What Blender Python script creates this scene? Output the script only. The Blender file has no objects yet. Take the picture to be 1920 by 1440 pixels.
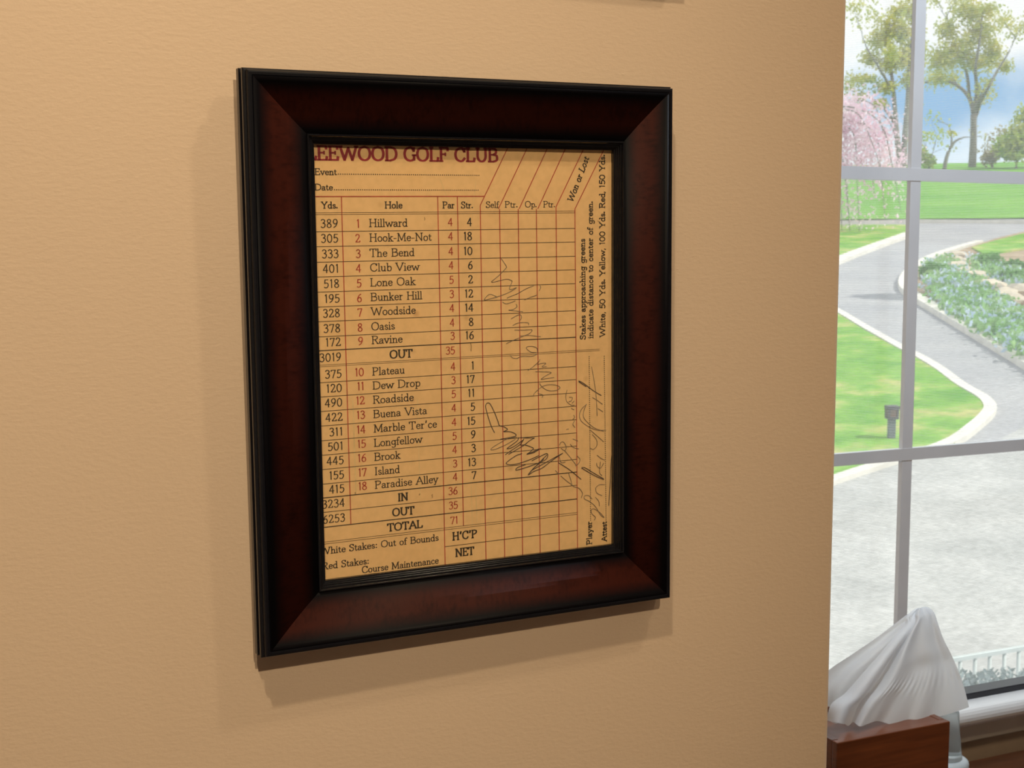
import bpy, bmesh, math, random
from mathutils import Vector, Matrix
random.seed(7)
SC = bpy.context.scene
COL = SC.collection

# ---------------------------------------------------------------- camera
ZO = 1.6                                     # height of the picture frame's top edge above the floor
FPX = 2414.19                                # focal length in pixels of a 1920 px wide frame
RIGHT = Vector((0.91152146, -0.41125244, -0.00023003))
UP = Vector((0.04188523, 0.09228014, 0.99485175))
FWD = Vector((0.40911399, 0.90683836, -0.10134073))
EYE = Vector((-0.1576273, -0.7043764, ZO - 0.0971935))
cam_data = bpy.data.cameras.new('camera')
cam_data.sensor_width = 36.0
cam_data.lens = FPX / 1920 * 36.0
cam_data.clip_start = 0.02
cam_data.clip_end = 600
cam_data.dof.use_dof = True
cam_data.dof.focus_distance = 0.80
cam_data.dof.aperture_fstop = 36
cam = bpy.data.objects.new('camera', cam_data)
COL.objects.link(cam)
m = Matrix((RIGHT, UP, -FWD)).transposed().to_4x4()
m.translation = EYE
cam.matrix_world = m
SC.camera = cam

# ---------------------------------------------------------------- exposure
vs = SC.view_settings
vs.view_transform = 'Standard'
vs.look = 'None'
vs.exposure = 0.0
vs.gamma = 1.0
vs.use_curve_mapping = False

# ---------------------------------------------------------------- sky
W = bpy.data.worlds.new('sky')
SC.world = W
W.use_nodes = True
nt = W.node_tree
for n in list(nt.nodes):
    nt.nodes.remove(n)
def wn(t, **k):
    n = nt.nodes.new(t)
    for a, b in k.items():
        setattr(n, a, b)
    return n
w_out = wn('ShaderNodeOutputWorld')
w_bg = wn('ShaderNodeBackground')
w_tc = wn('ShaderNodeTexCoord')
w_map = wn('ShaderNodeMapping')
w_map.inputs['Scale'].default_value = (1.0, 1.0, 2.2)
w_map.inputs['Location'].default_value = (3.4, 1.7, 0.55)
w_no = wn('ShaderNodeTexNoise')
w_no.inputs['Scale'].default_value = 3.6
w_no.inputs['Detail'].default_value = 7
w_no.inputs['Roughness'].default_value = 0.55
w_rmp = wn('ShaderNodeValToRGB')
w_rmp.color_ramp.elements[0].position = 0.30
w_rmp.color_ramp.elements[0].color = (0.62, 0.80, 0.97, 1)
w_rmp.color_ramp.elements[1].position = 0.46
w_rmp.color_ramp.elements[1].color = (1.0, 1.0, 1.0, 1)
nt.links.new(w_tc.outputs['Generated'], w_map.inputs['Vector'])
nt.links.new(w_map.outputs['Vector'], w_no.inputs['Vector'])
nt.links.new(w_no.outputs['Fac'], w_rmp.inputs['Fac'])
# a gap of blue between the clouds, low over the hill
_d = RIGHT*((1775-960)/FPX) - UP*((178-720)/FPX) + FWD
GAP = _d.normalized()
w_sc = wn('ShaderNodeVectorMath', operation='SUBTRACT'); w_sc.inputs[1].default_value = GAP
nt.links.new(w_tc.outputs['Generated'], w_sc.inputs[0])
w_m2 = wn('ShaderNodeMapping'); w_m2.inputs['Scale'].default_value = (1.0, 1.0, 2.4)
nt.links.new(w_sc.outputs[0], w_m2.inputs['Vector'])
w_ln = wn('ShaderNodeVectorMath', operation='LENGTH'); nt.links.new(w_m2.outputs[0], w_ln.inputs[0])
w_n2 = wn('ShaderNodeTexNoise'); w_n2.inputs['Scale'].default_value = 22; w_n2.inputs['Detail'].default_value = 4
nt.links.new(w_tc.outputs['Generated'], w_n2.inputs['Vector'])
w_ad = wn('ShaderNodeMath', operation='MULTIPLY_ADD'); w_ad.inputs[1].default_value = 0.09; nt.links.new(w_n2.outputs['Fac'], w_ad.inputs[0]); nt.links.new(w_ln.outputs['Value'], w_ad.inputs[2])
w_mr = wn('ShaderNodeMapRange', interpolation_type='SMOOTHSTEP'); w_mr.inputs['From Min'].default_value = 0.075; w_mr.inputs['From Max'].default_value = 0.145
nt.links.new(w_ad.outputs[0], w_mr.inputs['Value'])
w_mx = wn('ShaderNodeMix', data_type='RGBA'); w_mx.inputs['A'].default_value = (0.25, 0.47, 0.74, 1)
nt.links.new(w_mr.outputs['Result'], w_mx.inputs['Factor']); nt.links.new(w_rmp.outputs['Color'], w_mx.inputs['B'])
nt.links.new(w_mx.outputs['Result'], w_bg.inputs['Color'])
w_bg.inputs['Strength'].default_value = 1.25
nt.links.new(w_bg.outputs['Background'], w_out.inputs['Surface'])

# ---------------------------------------------------------------- lights
def light(name, kind, loc, energy, color, target=None, **k):
    d = bpy.data.lights.new(name, kind)
    d.energy = energy
    d.color = color
    for a, b in k.items():
        setattr(d, a, b)
    o = bpy.data.objects.new(name, d)
    COL.objects.link(o)
    o.location = loc
    if target is not None:
        o.rotation_euler = (Vector(target) - Vector(loc)).to_track_quat('-Z', 'Y').to_euler()
    return o
SUN_DIR = Vector((0.62, -0.56, 0.95)).normalized()
light('sun', 'SUN', (20, -10, 30), 3.7, (1.0, 0.95, 0.86), target=Vector((20, -10, 30)) - SUN_DIR, angle=0.01)
WARM = (1.0, 0.82, 0.56)
COOL = (0.72, 0.86, 1.0)
LAMPS = [  # ceiling downlights, the last two added as fill: x, y, watts, spread, aim, colour
    (-0.05, -1.90, 98.0, 0.68, (-0.13, 0.0, 1.48), WARM),
    (0.62, -0.62, 13.0, 1.55, (0.12, 0.0, 1.50), WARM),
    (-0.30, -0.78, 33.0, 1.50, (-0.12, 0.0, 1.65), WARM),
    (1.40, -0.55, 12.0, 2.0, (1.30, 0.45, 0.9), WARM),
    (1.18, 0.10, 64.0, 2.2, (1.02, 0.50, 1.0), COOL),  # added cool fill lamp, brightens the tissue and the window bars
    (-1.4, -3.2, 170.0, 2.4, (-1.4, -3.1, 0.0), (1.0, 0.90, 0.74)),  # added unseen lamp, gives the room its ambient fill
]
for i, (x, y, e, sp, aim, lc) in enumerate(LAMPS):
    light('downlight_bulb', 'SPOT', (x, y, 2.585), e, lc, target=aim, spot_size=sp, spot_blend=1.0, shadow_soft_size=0.03)

# ---------------------------------------------------------------- helpers
def tag(o, label=None, cat=None, group=None, kind=None):
    if label: o['label'] = label
    if cat: o['category'] = cat
    if group: o['group'] = group
    if kind: o['kind'] = kind
    return o

def empty(name, loc=(0, 0, 0)):
    o = bpy.data.objects.new(name, None)
    o.empty_display_size = 0.05
    COL.objects.link(o)
    o.location = loc
    return o

class MB:
    def __init__(s):
        s.v = []; s.f = []; s.mi = []; s.uv = []; s.sm = []
    def add(s, vs_, fs, mi=0, smooth=False, uvs=None):
        b = len(s.v)
        s.v += [tuple(p) for p in vs_]
        for k, f in enumerate(fs):
            s.f.append([b + i for i in f]); s.mi.append(mi); s.sm.append(smooth)
            s.uv.append(uvs[k] if uvs else None)
    def box(s, a, b, mi=0):
        x0, y0, z0 = a; x1, y1, z1 = b
        s.add([(x0,y0,z0),(x1,y0,z0),(x1,y1,z0),(x0,y1,z0),(x0,y0,z1),(x1,y0,z1),(x1,y1,z1),(x0,y1,z1)],
              [(0,3,2,1),(4,5,6,7),(0,1,5,4),(1,2,6,5),(2,3,7,6),(3,0,4,7)], mi)
    def tube(s, pts, rad, n=8, mi=0, smooth=True, cap=True):
        pts = [Vector(p) for p in pts]
        rings = []
        up = Vector((0, 0, 1))
        for i, p in enumerate(pts):
            d = (pts[min(i+1, len(pts)-1)] - pts[max(i-1, 0)])
            d = d.normalized() if d.length > 1e-9 else Vector((0, 0, 1))
            a = d.cross(up if abs(d.z) < 0.9 else Vector((1, 0, 0))).normalized()
            c = d.cross(a)
            r = rad[i] if isinstance(rad, (list, tuple)) else rad
            rings.append([p + (a*math.cos(2*math.pi*k/n) + c*math.sin(2*math.pi*k/n))*r for k in range(n)])
        vv = [q for r in rings for q in r]
        ff = []
        for i in range(len(pts)-1):
            for k in range(n):
                k2 = (k+1) % n
                ff.append((i*n+k, i*n+k2, (i+1)*n+k2, (i+1)*n+k))
        if cap:
            ff.append(tuple(range(n))); ff.append(tuple((len(pts)-1)*n+k for k in reversed(range(n))))
        s.add(vv, ff, mi, smooth)
    def lathe(s, prof, n=32, c=(0, 0, 0), mi=0, smooth=True):
        vv = []; ff = []
        for r, z in prof:
            for k in range(n):
                a = 2*math.pi*k/n
                vv.append((c[0]+r*math.cos(a), c[1]+r*math.sin(a), c[2]+z))
        for i in range(len(prof)-1):
            for k in range(n):
                k2 = (k+1) % n
                ff.append((i*n+k, i*n+k2, (i+1)*n+k2, (i+1)*n+k))
        s.add(vv, ff, mi, smooth)
    def build(s, name, mats, parent=None, bevel=0, recalc=True, solid=0):
        me = bpy.data.meshes.new(name)
        me.from_pydata(s.v, [], s.f)
        if not isinstance(mats, (list, tuple)): mats = [mats]
        for m_ in mats: me.materials.append(m_)
        for p, mi, sm in zip(me.polygons, s.mi, s.sm):
            p.material_index = mi; p.use_smooth = sm
        if any(u for u in s.uv):
            ul = me.uv_layers.new(name='UVMap')
            for p, u in zip(me.polygons, s.uv):
                if u:
                    for li, c in zip(p.loop_indices, u): ul.data[li].uv = c
        if recalc:
            bm = bmesh.new(); bm.from_mesh(me)
            bmesh.ops.recalc_face_normals(bm, faces=bm.faces)
            bm.to_mesh(me); bm.free()
        o = bpy.data.objects.new(name, me)
        COL.objects.link(o)
        if parent is not None: o.parent = parent
        if solid:
            md = o.modifiers.new('solid', 'SOLIDIFY'); md.thickness = solid; md.offset = 0
        if bevel:
            md = o.modifiers.new('bevel', 'BEVEL'); md.width = bevel; md.segments = 3; md.limit_method = 'ANGLE'
        return o

def copy_tree(o, parent=None):
    c = o.copy(); COL.objects.link(c); c.parent = parent
    for ch in list(o.children): copy_tree(ch, c)
    return c

def ray(px, py):
    return RIGHT*((px-960)/FPX) - UP*((py-720)/FPX) + FWD
def atY(px, py, Y):
    d = ray(px, py); return EYE + d*((Y-EYE.y)/d.y)
def atZ(px, py, Z):
    d = ray(px, py); return EYE + d*((Z-EYE.z)/d.z)
def spline(pts, n=6):
    P = [Vector(p) for p in pts]
    if len(P) < 3: return P
    Q = [P[0]*2-P[1]] + P + [P[-1]*2-P[-2]]
    out = []
    for i in range(1, len(Q)-2):
        a, b, c, d = Q[i-1], Q[i], Q[i+1], Q[i+2]
        for k in range(n):
            t = k/n
            out.append(0.5*((2*b) + (c-a)*t + (2*a-5*b+4*c-d)*t*t + (3*b-a-3*c+d)*t**3))
    out.append(P[-1])
    return out

# ---------------------------------------------------------------- materials
class NT:
    def __init__(s, name):
        s.m = bpy.data.materials.new(name); s.m.use_nodes = True
        s.t = s.m.node_tree; s.bs = s.t.nodes['Principled BSDF']; s.out = s.t.nodes['Material Output']
    def n(s, t, **k):
        x = s.t.nodes.new(t)
        for a, b in k.items():
            if a in x.inputs: x.inputs[a].default_value = b
            else: setattr(x, a, b)
        return x
    def l(s, a, b): s.t.links.new(a, b)
    def set(s, **k):
        for a, b in k.items(): s.bs.inputs[a.replace('_', ' ')].default_value = b
        return s
    def coord(s, scale=(1, 1, 1), kind='Object'):
        tc = s.n('ShaderNodeTexCoord'); mp = s.n('ShaderNodeMapping'); mp.inputs['Scale'].default_value = scale
        s.l(tc.outputs[kind], mp.inputs['Vector']); return mp.outputs['Vector']
    def noise(s, scale, vec=None, detail=3, rough=0.55):
        x = s.n('ShaderNodeTexNoise'); x.inputs['Scale'].default_value = scale
        x.inputs['Detail'].default_value = detail; x.inputs['Roughness'].default_value = rough
        if vec is not None: s.l(vec, x.inputs['Vector'])
        return x.outputs['Fac']
    def ramp(s, fac, stops):
        r = s.n('ShaderNodeValToRGB'); e = r.color_ramp.elements
        while len(e) < len(stops): e.new(0.5)
        for q, (p, c) in zip(e, stops): q.position = p; q.color = (*c, 1)
        s.l(fac, r.inputs['Fac']); return r.outputs['Color']
    def bump(s, h, strength=0.3, dist=0.001):
        b = s.n('ShaderNodeBump'); b.inputs['Strength'].default_value = strength; b.inputs['Distance'].default_value = dist
        s.l(h, b.inputs['Height']); s.l(b.outputs['Normal'], s.bs.inputs['Normal'])
    def base(s, sock): s.l(sock, s.bs.inputs['Base Color'])

def plain(name, col, rough=0.5, var=0.0, scale=20, **k):
    t = NT(name).set(Base_Color=(*col, 1), Roughness=rough)
    for a, b in k.items(): t.bs.inputs[a.replace('_', ' ')].default_value = b
    if var:
        f = t.noise(scale, t.coord())
        t.base(t.ramp(f, [(0.3, tuple(c*(1-var) for c in col)), (0.7, tuple(min(1, c*(1+var)) for c in col))]))
    return t.m

def mat_paint(name, col, bs=0.22):
    t = NT(name).set(Roughness=0.55, Specular_IOR_Level=0.3)
    v = t.coord((1.0, 1.0, 2.1))
    f1 = t.noise(210, v, 4, 0.6)
    f2 = t.noise(2.2, t.coord(), 2)
    t.base(t.ramp(f2, [(0.3, tuple(c*0.97 for c in col)), (0.7, tuple(c*1.03 for c in col))]))
    vo = t.n('ShaderNodeTexVoronoi'); vo.inputs['Scale'].default_value = 26; t.l(v, vo.inputs['Vector'])
    nub = t.n('ShaderNodeMapRange'); nub.inputs['From Min'].default_value = 0.0; nub.inputs['From Max'].default_value = 0.035
    nub.inputs['To Min'].default_value = 1.0; nub.inputs['To Max'].default_value = 0.0
    t.l(vo.outputs['Distance'], nub.inputs['Value'])
    ad = t.n('ShaderNodeMath', operation='MULTIPLY_ADD'); t.l(nub.outputs['Result'], ad.inputs[0]); ad.inputs[1].default_value = 0.8
    t.l(f1, ad.inputs[2])
    t.bump(ad.outputs[0], bs, 0.0012)
    return t.m
M_WALL = mat_paint('beige_wall_paint', (0.70, 0.53, 0.385))
M_OFFWHITE = plain('off_white_wall_paint', (0.70, 0.68, 0.65), 0.7, 0.03, 6)
M_CEIL = plain('white_ceiling_paint', (0.75, 0.72, 0.66), 0.8, 0.03, 8)
M_TRIM = plain('cream_trim_paint', (0.72, 0.66, 0.56), 0.4, 0.03, 15)
M_WHITE = plain('white_window_paint', (0.78, 0.77, 0.76), 0.35, 0.03, 15)
M_MUNTIN = plain('shaded_white_muntin_paint', (0.69, 0.68, 0.69), 0.3, 0.03, 15)  # white window paint greyed, shade on the bars put into the colour
M_GASKET = plain('black_window_gasket', (0.012, 0.012, 0.018), 0.3, 0.1, 60)
def mat_floor():
    t = NT('wood_floor').set(Roughness=0.4)
    f = t.noise(6, t.coord((1, 12, 1)), 6)
    t.base(t.ramp(f, [(0.3, (0.16, 0.08, 0.04)), (0.7, (0.30, 0.17, 0.09))]))
    return t.m
M_FLOOR = mat_floor()
def mat_wood(name, a, b, sc=(1.5, 10, 22), rough=0.28, coat=0.5):
    t = NT(name).set(Roughness=rough, Coat_Weight=coat, Coat_Roughness=0.12)
    f = t.noise(7, t.coord(sc), 7, 0.6)
    t.base(t.ramp(f, [(0.28, a), (0.72, b)]))
    t.bump(f, 0.06, 0.0005)
    return t.m
M_BOX = mat_wood('reddish_brown_box_wood', (0.11, 0.026, 0.007), (0.21, 0.055, 0.015))
M_DESK = mat_wood('dark_brown_desk_wood', (0.07, 0.022, 0.009), (0.14, 0.05, 0.02))
M_LACQUER = plain('black_frame_lacquer', (0.006, 0.006, 0.009), 0.30, 0.15, 300, Specular_IOR_Level=0.28)
M_LIP = plain('black_lip_lacquer', (0.006, 0.006, 0.008), 0.2, 0.15, 300, Specular_IOR_Level=0.6)
def mat_burst():
    # mahogany veneer with black painted edges: u runs along the rail, v from the outer to the inner edge
    t = NT('mahogany_veneer_black_edges').set(Roughness=0.5, Specular_IOR_Level=0.10, Coat_Weight=0.0, Coat_Roughness=0.4)
    uv = t.n('ShaderNodeTexCoord').outputs['UV']
    mp = t.n('ShaderNodeMapping'); mp.inputs['Scale'].default_value = (420, 5, 1); t.l(uv, mp.inputs['Vector'])
    mp2 = t.n('ShaderNodeMapping'); mp2.inputs['Scale'].default_value = (60, 2.0, 1); t.l(uv, mp2.inputs['Vector'])
    g = t.noise(1.0, mp.outputs['Vector'], 4, 0.6); g2 = t.noise(1.0, mp2.outputs['Vector'], 3)
    mx = t.n('ShaderNodeMath', operation='MULTIPLY_ADD'); t.l(g2, mx.inputs[0]); mx.inputs[1].default_value = 0.8; t.l(g, mx.inputs[2])
    wood = t.ramp(mx.outputs[0], [(0.55, (0.015, 0.0032, 0.0026)), (0.95, (0.044, 0.0088, 0.0055))])
    sp = t.n('ShaderNodeSeparateXYZ'); t.l(uv, sp.inputs[0])
    msk = t.ramp(sp.outputs['Y'], [(0.10, (0, 0, 0)), (0.36, (1, 1, 1)), (0.66, (1, 1, 1)), (0.92, (0, 0, 0))])
    mix = t.n('ShaderNodeMix', data_type='RGBA'); t.l(msk, mix.inputs['Factor'])
    mix.inputs['A'].default_value = (0.004, 0.0035, 0.005, 1); t.l(wood, mix.inputs['B'])
    t.base(mix.outputs['Result'])
    t.bump(g, 0.05, 0.0003)
    return t.m
M_BURST = mat_burst()
def mat_card():
    t = NT('aged_tan_card').set(Roughness=0.7, Specular_IOR_Level=0.2)
    v = t.coord()
    f = t.noise(14, v, 5, 0.6); fine = t.noise(260, v, 3)
    c1 = t.ramp(f, [(0.3, (0.88, 0.55, 0.260)), (0.55, (0.94, 0.60, 0.290)), (0.75, (0.91, 0.56, 0.25))])
    c2 = t.ramp(fine, [(0.35, (0.93, 0.93, 0.92)), (0.65, (1, 1, 1))])
    mix = t.n('ShaderNodeMix', data_type='RGBA', blend_type='MULTIPLY'); mix.inputs['Factor'].default_value = 1
    t.l(c1, mix.inputs['A']); t.l(c2, mix.inputs['B'])
    # small brown foxing spots
    vo = t.n('ShaderNodeTexVoronoi'); vo.inputs['Scale'].default_value = 34; t.l(v, vo.inputs['Vector'])
    sp = t.ramp(vo.outputs['Distance'], [(0.02, (0.55, 0.42, 0.32)), (0.09, (1, 1, 1))])
    mix2 = t.n('ShaderNodeMix', data_type='RGBA', blend_type='MULTIPLY'); mix2.inputs['Factor'].default_value = 0.5
    t.l(mix.outputs['Result'], mix2.inputs['A']); t.l(sp, mix2.inputs['B'])
    t.base(mix2.outputs['Result'])
    return t.m
M_CARD = mat_card()
M_INK = plain('faded_black_ink', (0.060, 0.042, 0.025), 0.7, 0.3, 120)
M_RED = plain('red_ink', (0.46, 0.060, 0.036), 0.7, 0.2, 120)
M_TITLE = plain('crimson_ink', (0.33, 0.025, 0.036), 0.7, 0.15, 120)
M_PENCIL = plain('graphite_pencil', (0.22, 0.17, 0.12), 0.5, 0.5, 500)
M_PENCIL2 = plain('dark_graphite_pencil', (0.085, 0.065, 0.055), 0.5, 0.5, 500)
M_CREASE = plain('worn_pale_crease', (0.80, 0.56, 0.27), 0.7, 0.1, 200)
M_STAIN = plain('brown_smudge', (0.42, 0.24, 0.10), 0.7, 0.2, 200)
def mat_glass(name, tint=(1, 1, 1), rough=0.0):
    t = NT(name)
    t.t.nodes.remove(t.bs)
    tr = t.n('ShaderNodeBsdfTransparent'); tr.inputs['Color'].default_value = (*tint, 1)
    gl = t.n('ShaderNodeBsdfGlossy'); gl.inputs['Roughness'].default_value = rough
    lw = t.n('ShaderNodeLayerWeight'); lw.inputs['Blend'].default_value = 0.5
    pw = t.n('ShaderNodeMath', operation='POWER'); t.l(lw.outputs['Facing'], pw.inputs[0]); pw.inputs[1].default_value = 5
    fr = t.n('ShaderNodeMath', operation='MULTIPLY_ADD'); t.l(pw.outputs[0], fr.inputs[0]); fr.inputs[1].default_value = 0.96; fr.inputs[2].default_value = 0.035
    mx = t.n('ShaderNodeMixShader')
    t.l(fr.outputs[0], mx.inputs[0]); t.l(tr.outputs[0], mx.inputs[1]); t.l(gl.outputs[0], mx.inputs[2])
    t.l(mx.outputs[0], t.out.inputs['Surface'])
    return t.m
M_GLASS = mat_glass('clear_glass', (0.98, 0.99, 0.98))
M_PICGLASS = mat_glass('picture_glass', (0.98, 0.985, 0.98), 0.08)
def mat_screen():
    # woven insect screen: pale wires on a 2.2 mm grid, open between
    t = NT('insect_screen_mesh')
    t.t.nodes.remove(t.bs)
    tc = t.n('ShaderNodeTexCoord'); sp = t.n('ShaderNodeSeparateXYZ'); t.l(tc.outputs['Object'], sp.inputs[0])
    outs = []
    for ax in ('X', 'Z'):
        a = t.n('ShaderNodeMath', operation='MULTIPLY'); a.inputs[1].default_value = 1/0.0024; t.l(sp.outputs[ax], a.inputs[0])
        b = t.n('ShaderNodeMath', operation='FRACT'); t.l(a.outputs[0], b.inputs[0])
        c = t.n('ShaderNodeMath', operation='LESS_THAN'); c.inputs[1].default_value = 0.155; t.l(b.outputs[0], c.inputs[0])
        outs.append(c)
    mxm = t.n('ShaderNodeMath', operation='MAXIMUM'); t.l(outs[0].outputs[0], mxm.inputs[0]); t.l(outs[1].outputs[0], mxm.inputs[1])
    tr = t.n('ShaderNodeBsdfTransparent')
    df = t.n('ShaderNodeBsdfDiffuse'); df.inputs['Color'].default_value = (0.80, 0.82, 0.84, 1)
    tl = t.n('ShaderNodeBsdfTranslucent'); tl.inputs['Color'].default_value = (0.80, 0.82, 0.84, 1)
    ad = t.n('ShaderNodeMixShader'); ad.inputs[0].default_value = 0.6
    t.l(df.outputs[0], ad.inputs[1]); t.l(tl.outputs[0], ad.inputs[2])
    mx = t.n('ShaderNodeMixShader'); t.l(mxm.outputs[0], mx.inputs[0]); t.l(tr.outputs[0], mx.inputs[1]); t.l(ad.outputs[0], mx.inputs[2])
    t.l(mx.outputs[0], t.out.inputs['Surface'])
    return t.m
M_SCREEN = mat_screen()
def mat_tissue():
    t = NT('white_tissue_paper')
    t.set(Base_Color=(0.91, 0.92, 0.93, 1), Roughness=0.9, Specular_IOR_Level=0.1)
    f = t.noise(900, t.coord(), 3); t.bump(f, 0.12, 0.0004)
    tl = t.n('ShaderNodeBsdfTranslucent'); tl.inputs['Color'].default_value = (0.90, 0.92, 0.95, 1)
    mx = t.n('ShaderNodeMixShader'); mx.inputs[0].default_value = 0.46
    t.l(t.bs.outputs[0], mx.inputs[1]); t.l(tl.outputs[0], mx.inputs[2]); t.l(mx.outputs[0], t.out.inputs['Surface'])
    return t.m
M_TISSUE = mat_tissue()
M_PLASTIC = plain('translucent_white_plastic', (0.80, 0.86, 0.86), 0.25, 0, Transmission_Weight=0.75, IOR=1.2)
M_COLLAR = plain('milky_white_plastic', (0.80, 0.84, 0.84), 0.3, 0, Transmission_Weight=0.35, IOR=1.3)
M_METAL = plain('brushed_metal', (0.6, 0.58, 0.55), 0.35, 0, Metallic=1.0)

# ================================================================ the room
TOP = 2.6
XL, XR, YB, YW = -2.6, 2.8, -4.6, 0.70       # left, right, behind the camera, window wall (inner face)
XC, YJ = 0.4043, 0.70                        # outer corner of the picture wall; its side runs back to the window wall
def struct(o): o['kind'] = 'structure'; return o

b = MB(); b.box((XL, 0, 0), (XC, YW, TOP)); struct(b.build('wall_front', M_WALL, bevel=0.004))
b = MB(); b.box((XL-0.1, YB-0.1, -0.12), (XR+0.1, YW+0.16, 0)); struct(b.build('floor', M_FLOOR))
b = MB(); b.box((XL-0.1, YB-0.1, TOP), (XR+0.1, YW+0.16, TOP+0.12)); struct(b.build('ceiling', M_CEIL))
b = MB(); b.box((XL-0.1, YB, 0), (XL, YW+0.16, TOP)); struct(b.build('wall_left', M_OFFWHITE))
b = MB(); b.box((XR, YB, 0), (XR+0.1, YW+0.16, TOP)); struct(b.build('wall_right', M_OFFWHITE))
b = MB(); b.box((XL-0.1, YB-0.1, 0), (XR+0.1, YB, TOP)); struct(b.build('wall_back', M_OFFWHITE))
# window wall with its opening
WX0, WX1, WZ0, WZ1 = 0.765, 1.715, ZO-0.7565, 2.415
b = MB()
b.box((XC, YW, 0), (WX0, YW+0.16, TOP)); b.box((WX1, YW, 0), (XR, YW+0.16, TOP))
b.box((WX0, YW, 0), (WX1, YW+0.024, WZ0)); b.box((WX0, YW+0.024, 0), (WX1, YW+0.16, WZ0-0.16)); b.box((WX0, YW, WZ1), (WX1, YW+0.16, TOP))
b.box((XL, YW, 0), (XC, YW+0.16, TOP))
struct(b.build('wall_window', M_WALL))

# ---------------------------------------------------------------- the window
win = struct(empty('window_1', ((WX0+WX1)/2, YW, WZ0)))
def wpart(name, mb, mat, **k):
    o = mb.build(name, mat, None, **k)
    o.parent = win; o.matrix_parent_inverse = Matrix.Translation(-win.location)
    return o
GZ = [ZO-0.7565, ZO-0.3793, ZO+0.0097, ZO+0.3987, 2.395]     # rail and muntin heights
GX = [0.785, 1.0858, 1.3866, 1.6874]
b = MB()                                                     # sash frame (stiles and top rail)
b.box((WX0, 0.690, GZ[0]), (GX[0], 0.745, WZ1)); b.box((GX[3], 0.690, GZ[0]), (WX1, 0.745, WZ1))
b.box((GX[0], 0.690, 2.38), (GX[3], 0.745, WZ1))
wpart('sash', b, M_WHITE, bevel=0.002)
b = MB(); b.box((GX[0], 0.695, ZO-0.7555), (GX[3], 0.722, ZO-0.7425)); wpart('bottom_rail', b, M_GASKET, bevel=0.0012)
def bar_profile(p0, p1, w, axis, f=0.700):
    # a muntin: flat inner face, chamfered back towards the glass
    mb = MB(); h = w/2
    prof = [(-h, f), (h, f), (h, 0.7075), (h*0.55, 0.712), (-h*0.55, 0.712), (-h, 0.7075)]
    vv = []
    for p in (p0, p1):
        for o_, y in prof:
            vv.append((p[0]+o_, y, p[1]) if axis == 'v' else (p[0], y, p[1]+o_))
    n = len(prof)
    ff = [tuple(range(n)), tuple(range(2*n-1, n-1, -1))] + [(i, (i+1) % n, n+(i+1) % n, n+i) for i in range(n)]
    mb.add(vv, ff); return mb
for x in GX[1:3]: wpart('muntin', bar_profile((x, ZO-0.745), (x, 2.382), 0.0178, 'v'), M_MUNTIN)
for z in GZ[1:4]: wpart('muntin', bar_profile((GX[0]-0.004, z), (GX[3]+0.004, z), 0.0170, 'h', 0.6994), M_MUNTIN)
b = MB(); b.box((GX[0]-0.008, 0.7125, ZO-0.750), (GX[3]+0.008, 0.7165, 2.388)); wpart('pane', b, M_GLASS)
sc_o = MB(); sc_o.add([(WX0+0.001, 0.752, GZ[0]), (WX1-0.001, 0.752, GZ[0]), (WX1-0.001, 0.752, WZ1), (WX0+0.001, 0.752, WZ1)], [(0, 1, 2, 3)])
wpart('insect_screen', sc_o, M_SCREEN)
# stool (inner sill) with rounded nose, apron below
b = MB()
x0, x1 = WX0-0.12, WX1+0.12
zt = ZO-0.7515
prof = [(0.6995, zt-0.026), (0.6995, zt), (0.668, zt)]
for k in range(1, 9):
    a = math.pi/2 + math.pi*k/9
    prof.append((0.668+0.011*math.cos(a)*1.0, zt-0.013+0.013*math.sin(a)))
prof.append((0.668, zt-0.026))
n = len(prof)
b.add([(x, y, z) for x in (x0, x1) for y, z in prof], [tuple(range(n)), tuple(range(2*n-1, n-1, -1))] + [(i, (i+1) % n, n+(i+1) % n, n+i) for i in range(n)])
struct(b.build('trim_1', M_WHITE))
b = MB(); b.box((x0+0.02, 0.686, ZO-0.812), (x1-0.02, 0.6995, zt-0.0262)); struct(b.build('trim_2', M_TRIM, bevel=0.002))
b = MB(); b.box((XL, -0.014, 0), (XC+0.012, -0.0005, 0.10)); struct(b.build('baseboard_front', M_TRIM, bevel=0.003))

# ceiling downlight fixtures, each around its bulb
fix = None
for i, (x, y, e, sp, aim, lc) in enumerate(LAMPS):
    if fix is None:
        fix = empty('recessed_downlight')
        b = MB(); b.lathe([(0.045, 0.0), (0.075, 0.0), (0.078, -0.004), (0.072, -0.007), (0.048, -0.006), (0.045, 0.0)], 32); b.build('trim_ring', M_WHITE, fix)
        o = fix
    else:
        o = copy_tree(fix)
    o.location = (x, y, TOP)
    tag(o, ['white recessed downlight in the ceiling in the middle of the room facing the picture', 'white recessed downlight in the ceiling near the end of the picture wall', 'white recessed downlight in the ceiling nearest the picture on its left', 'white recessed downlight in the ceiling in front of the window alcove', 'added cool white fill downlight in the ceiling right over the desk', 'added ambient fill downlight in the ceiling at the back left of the room'][i], 'ceiling light', 'recessed downlights')

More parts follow.
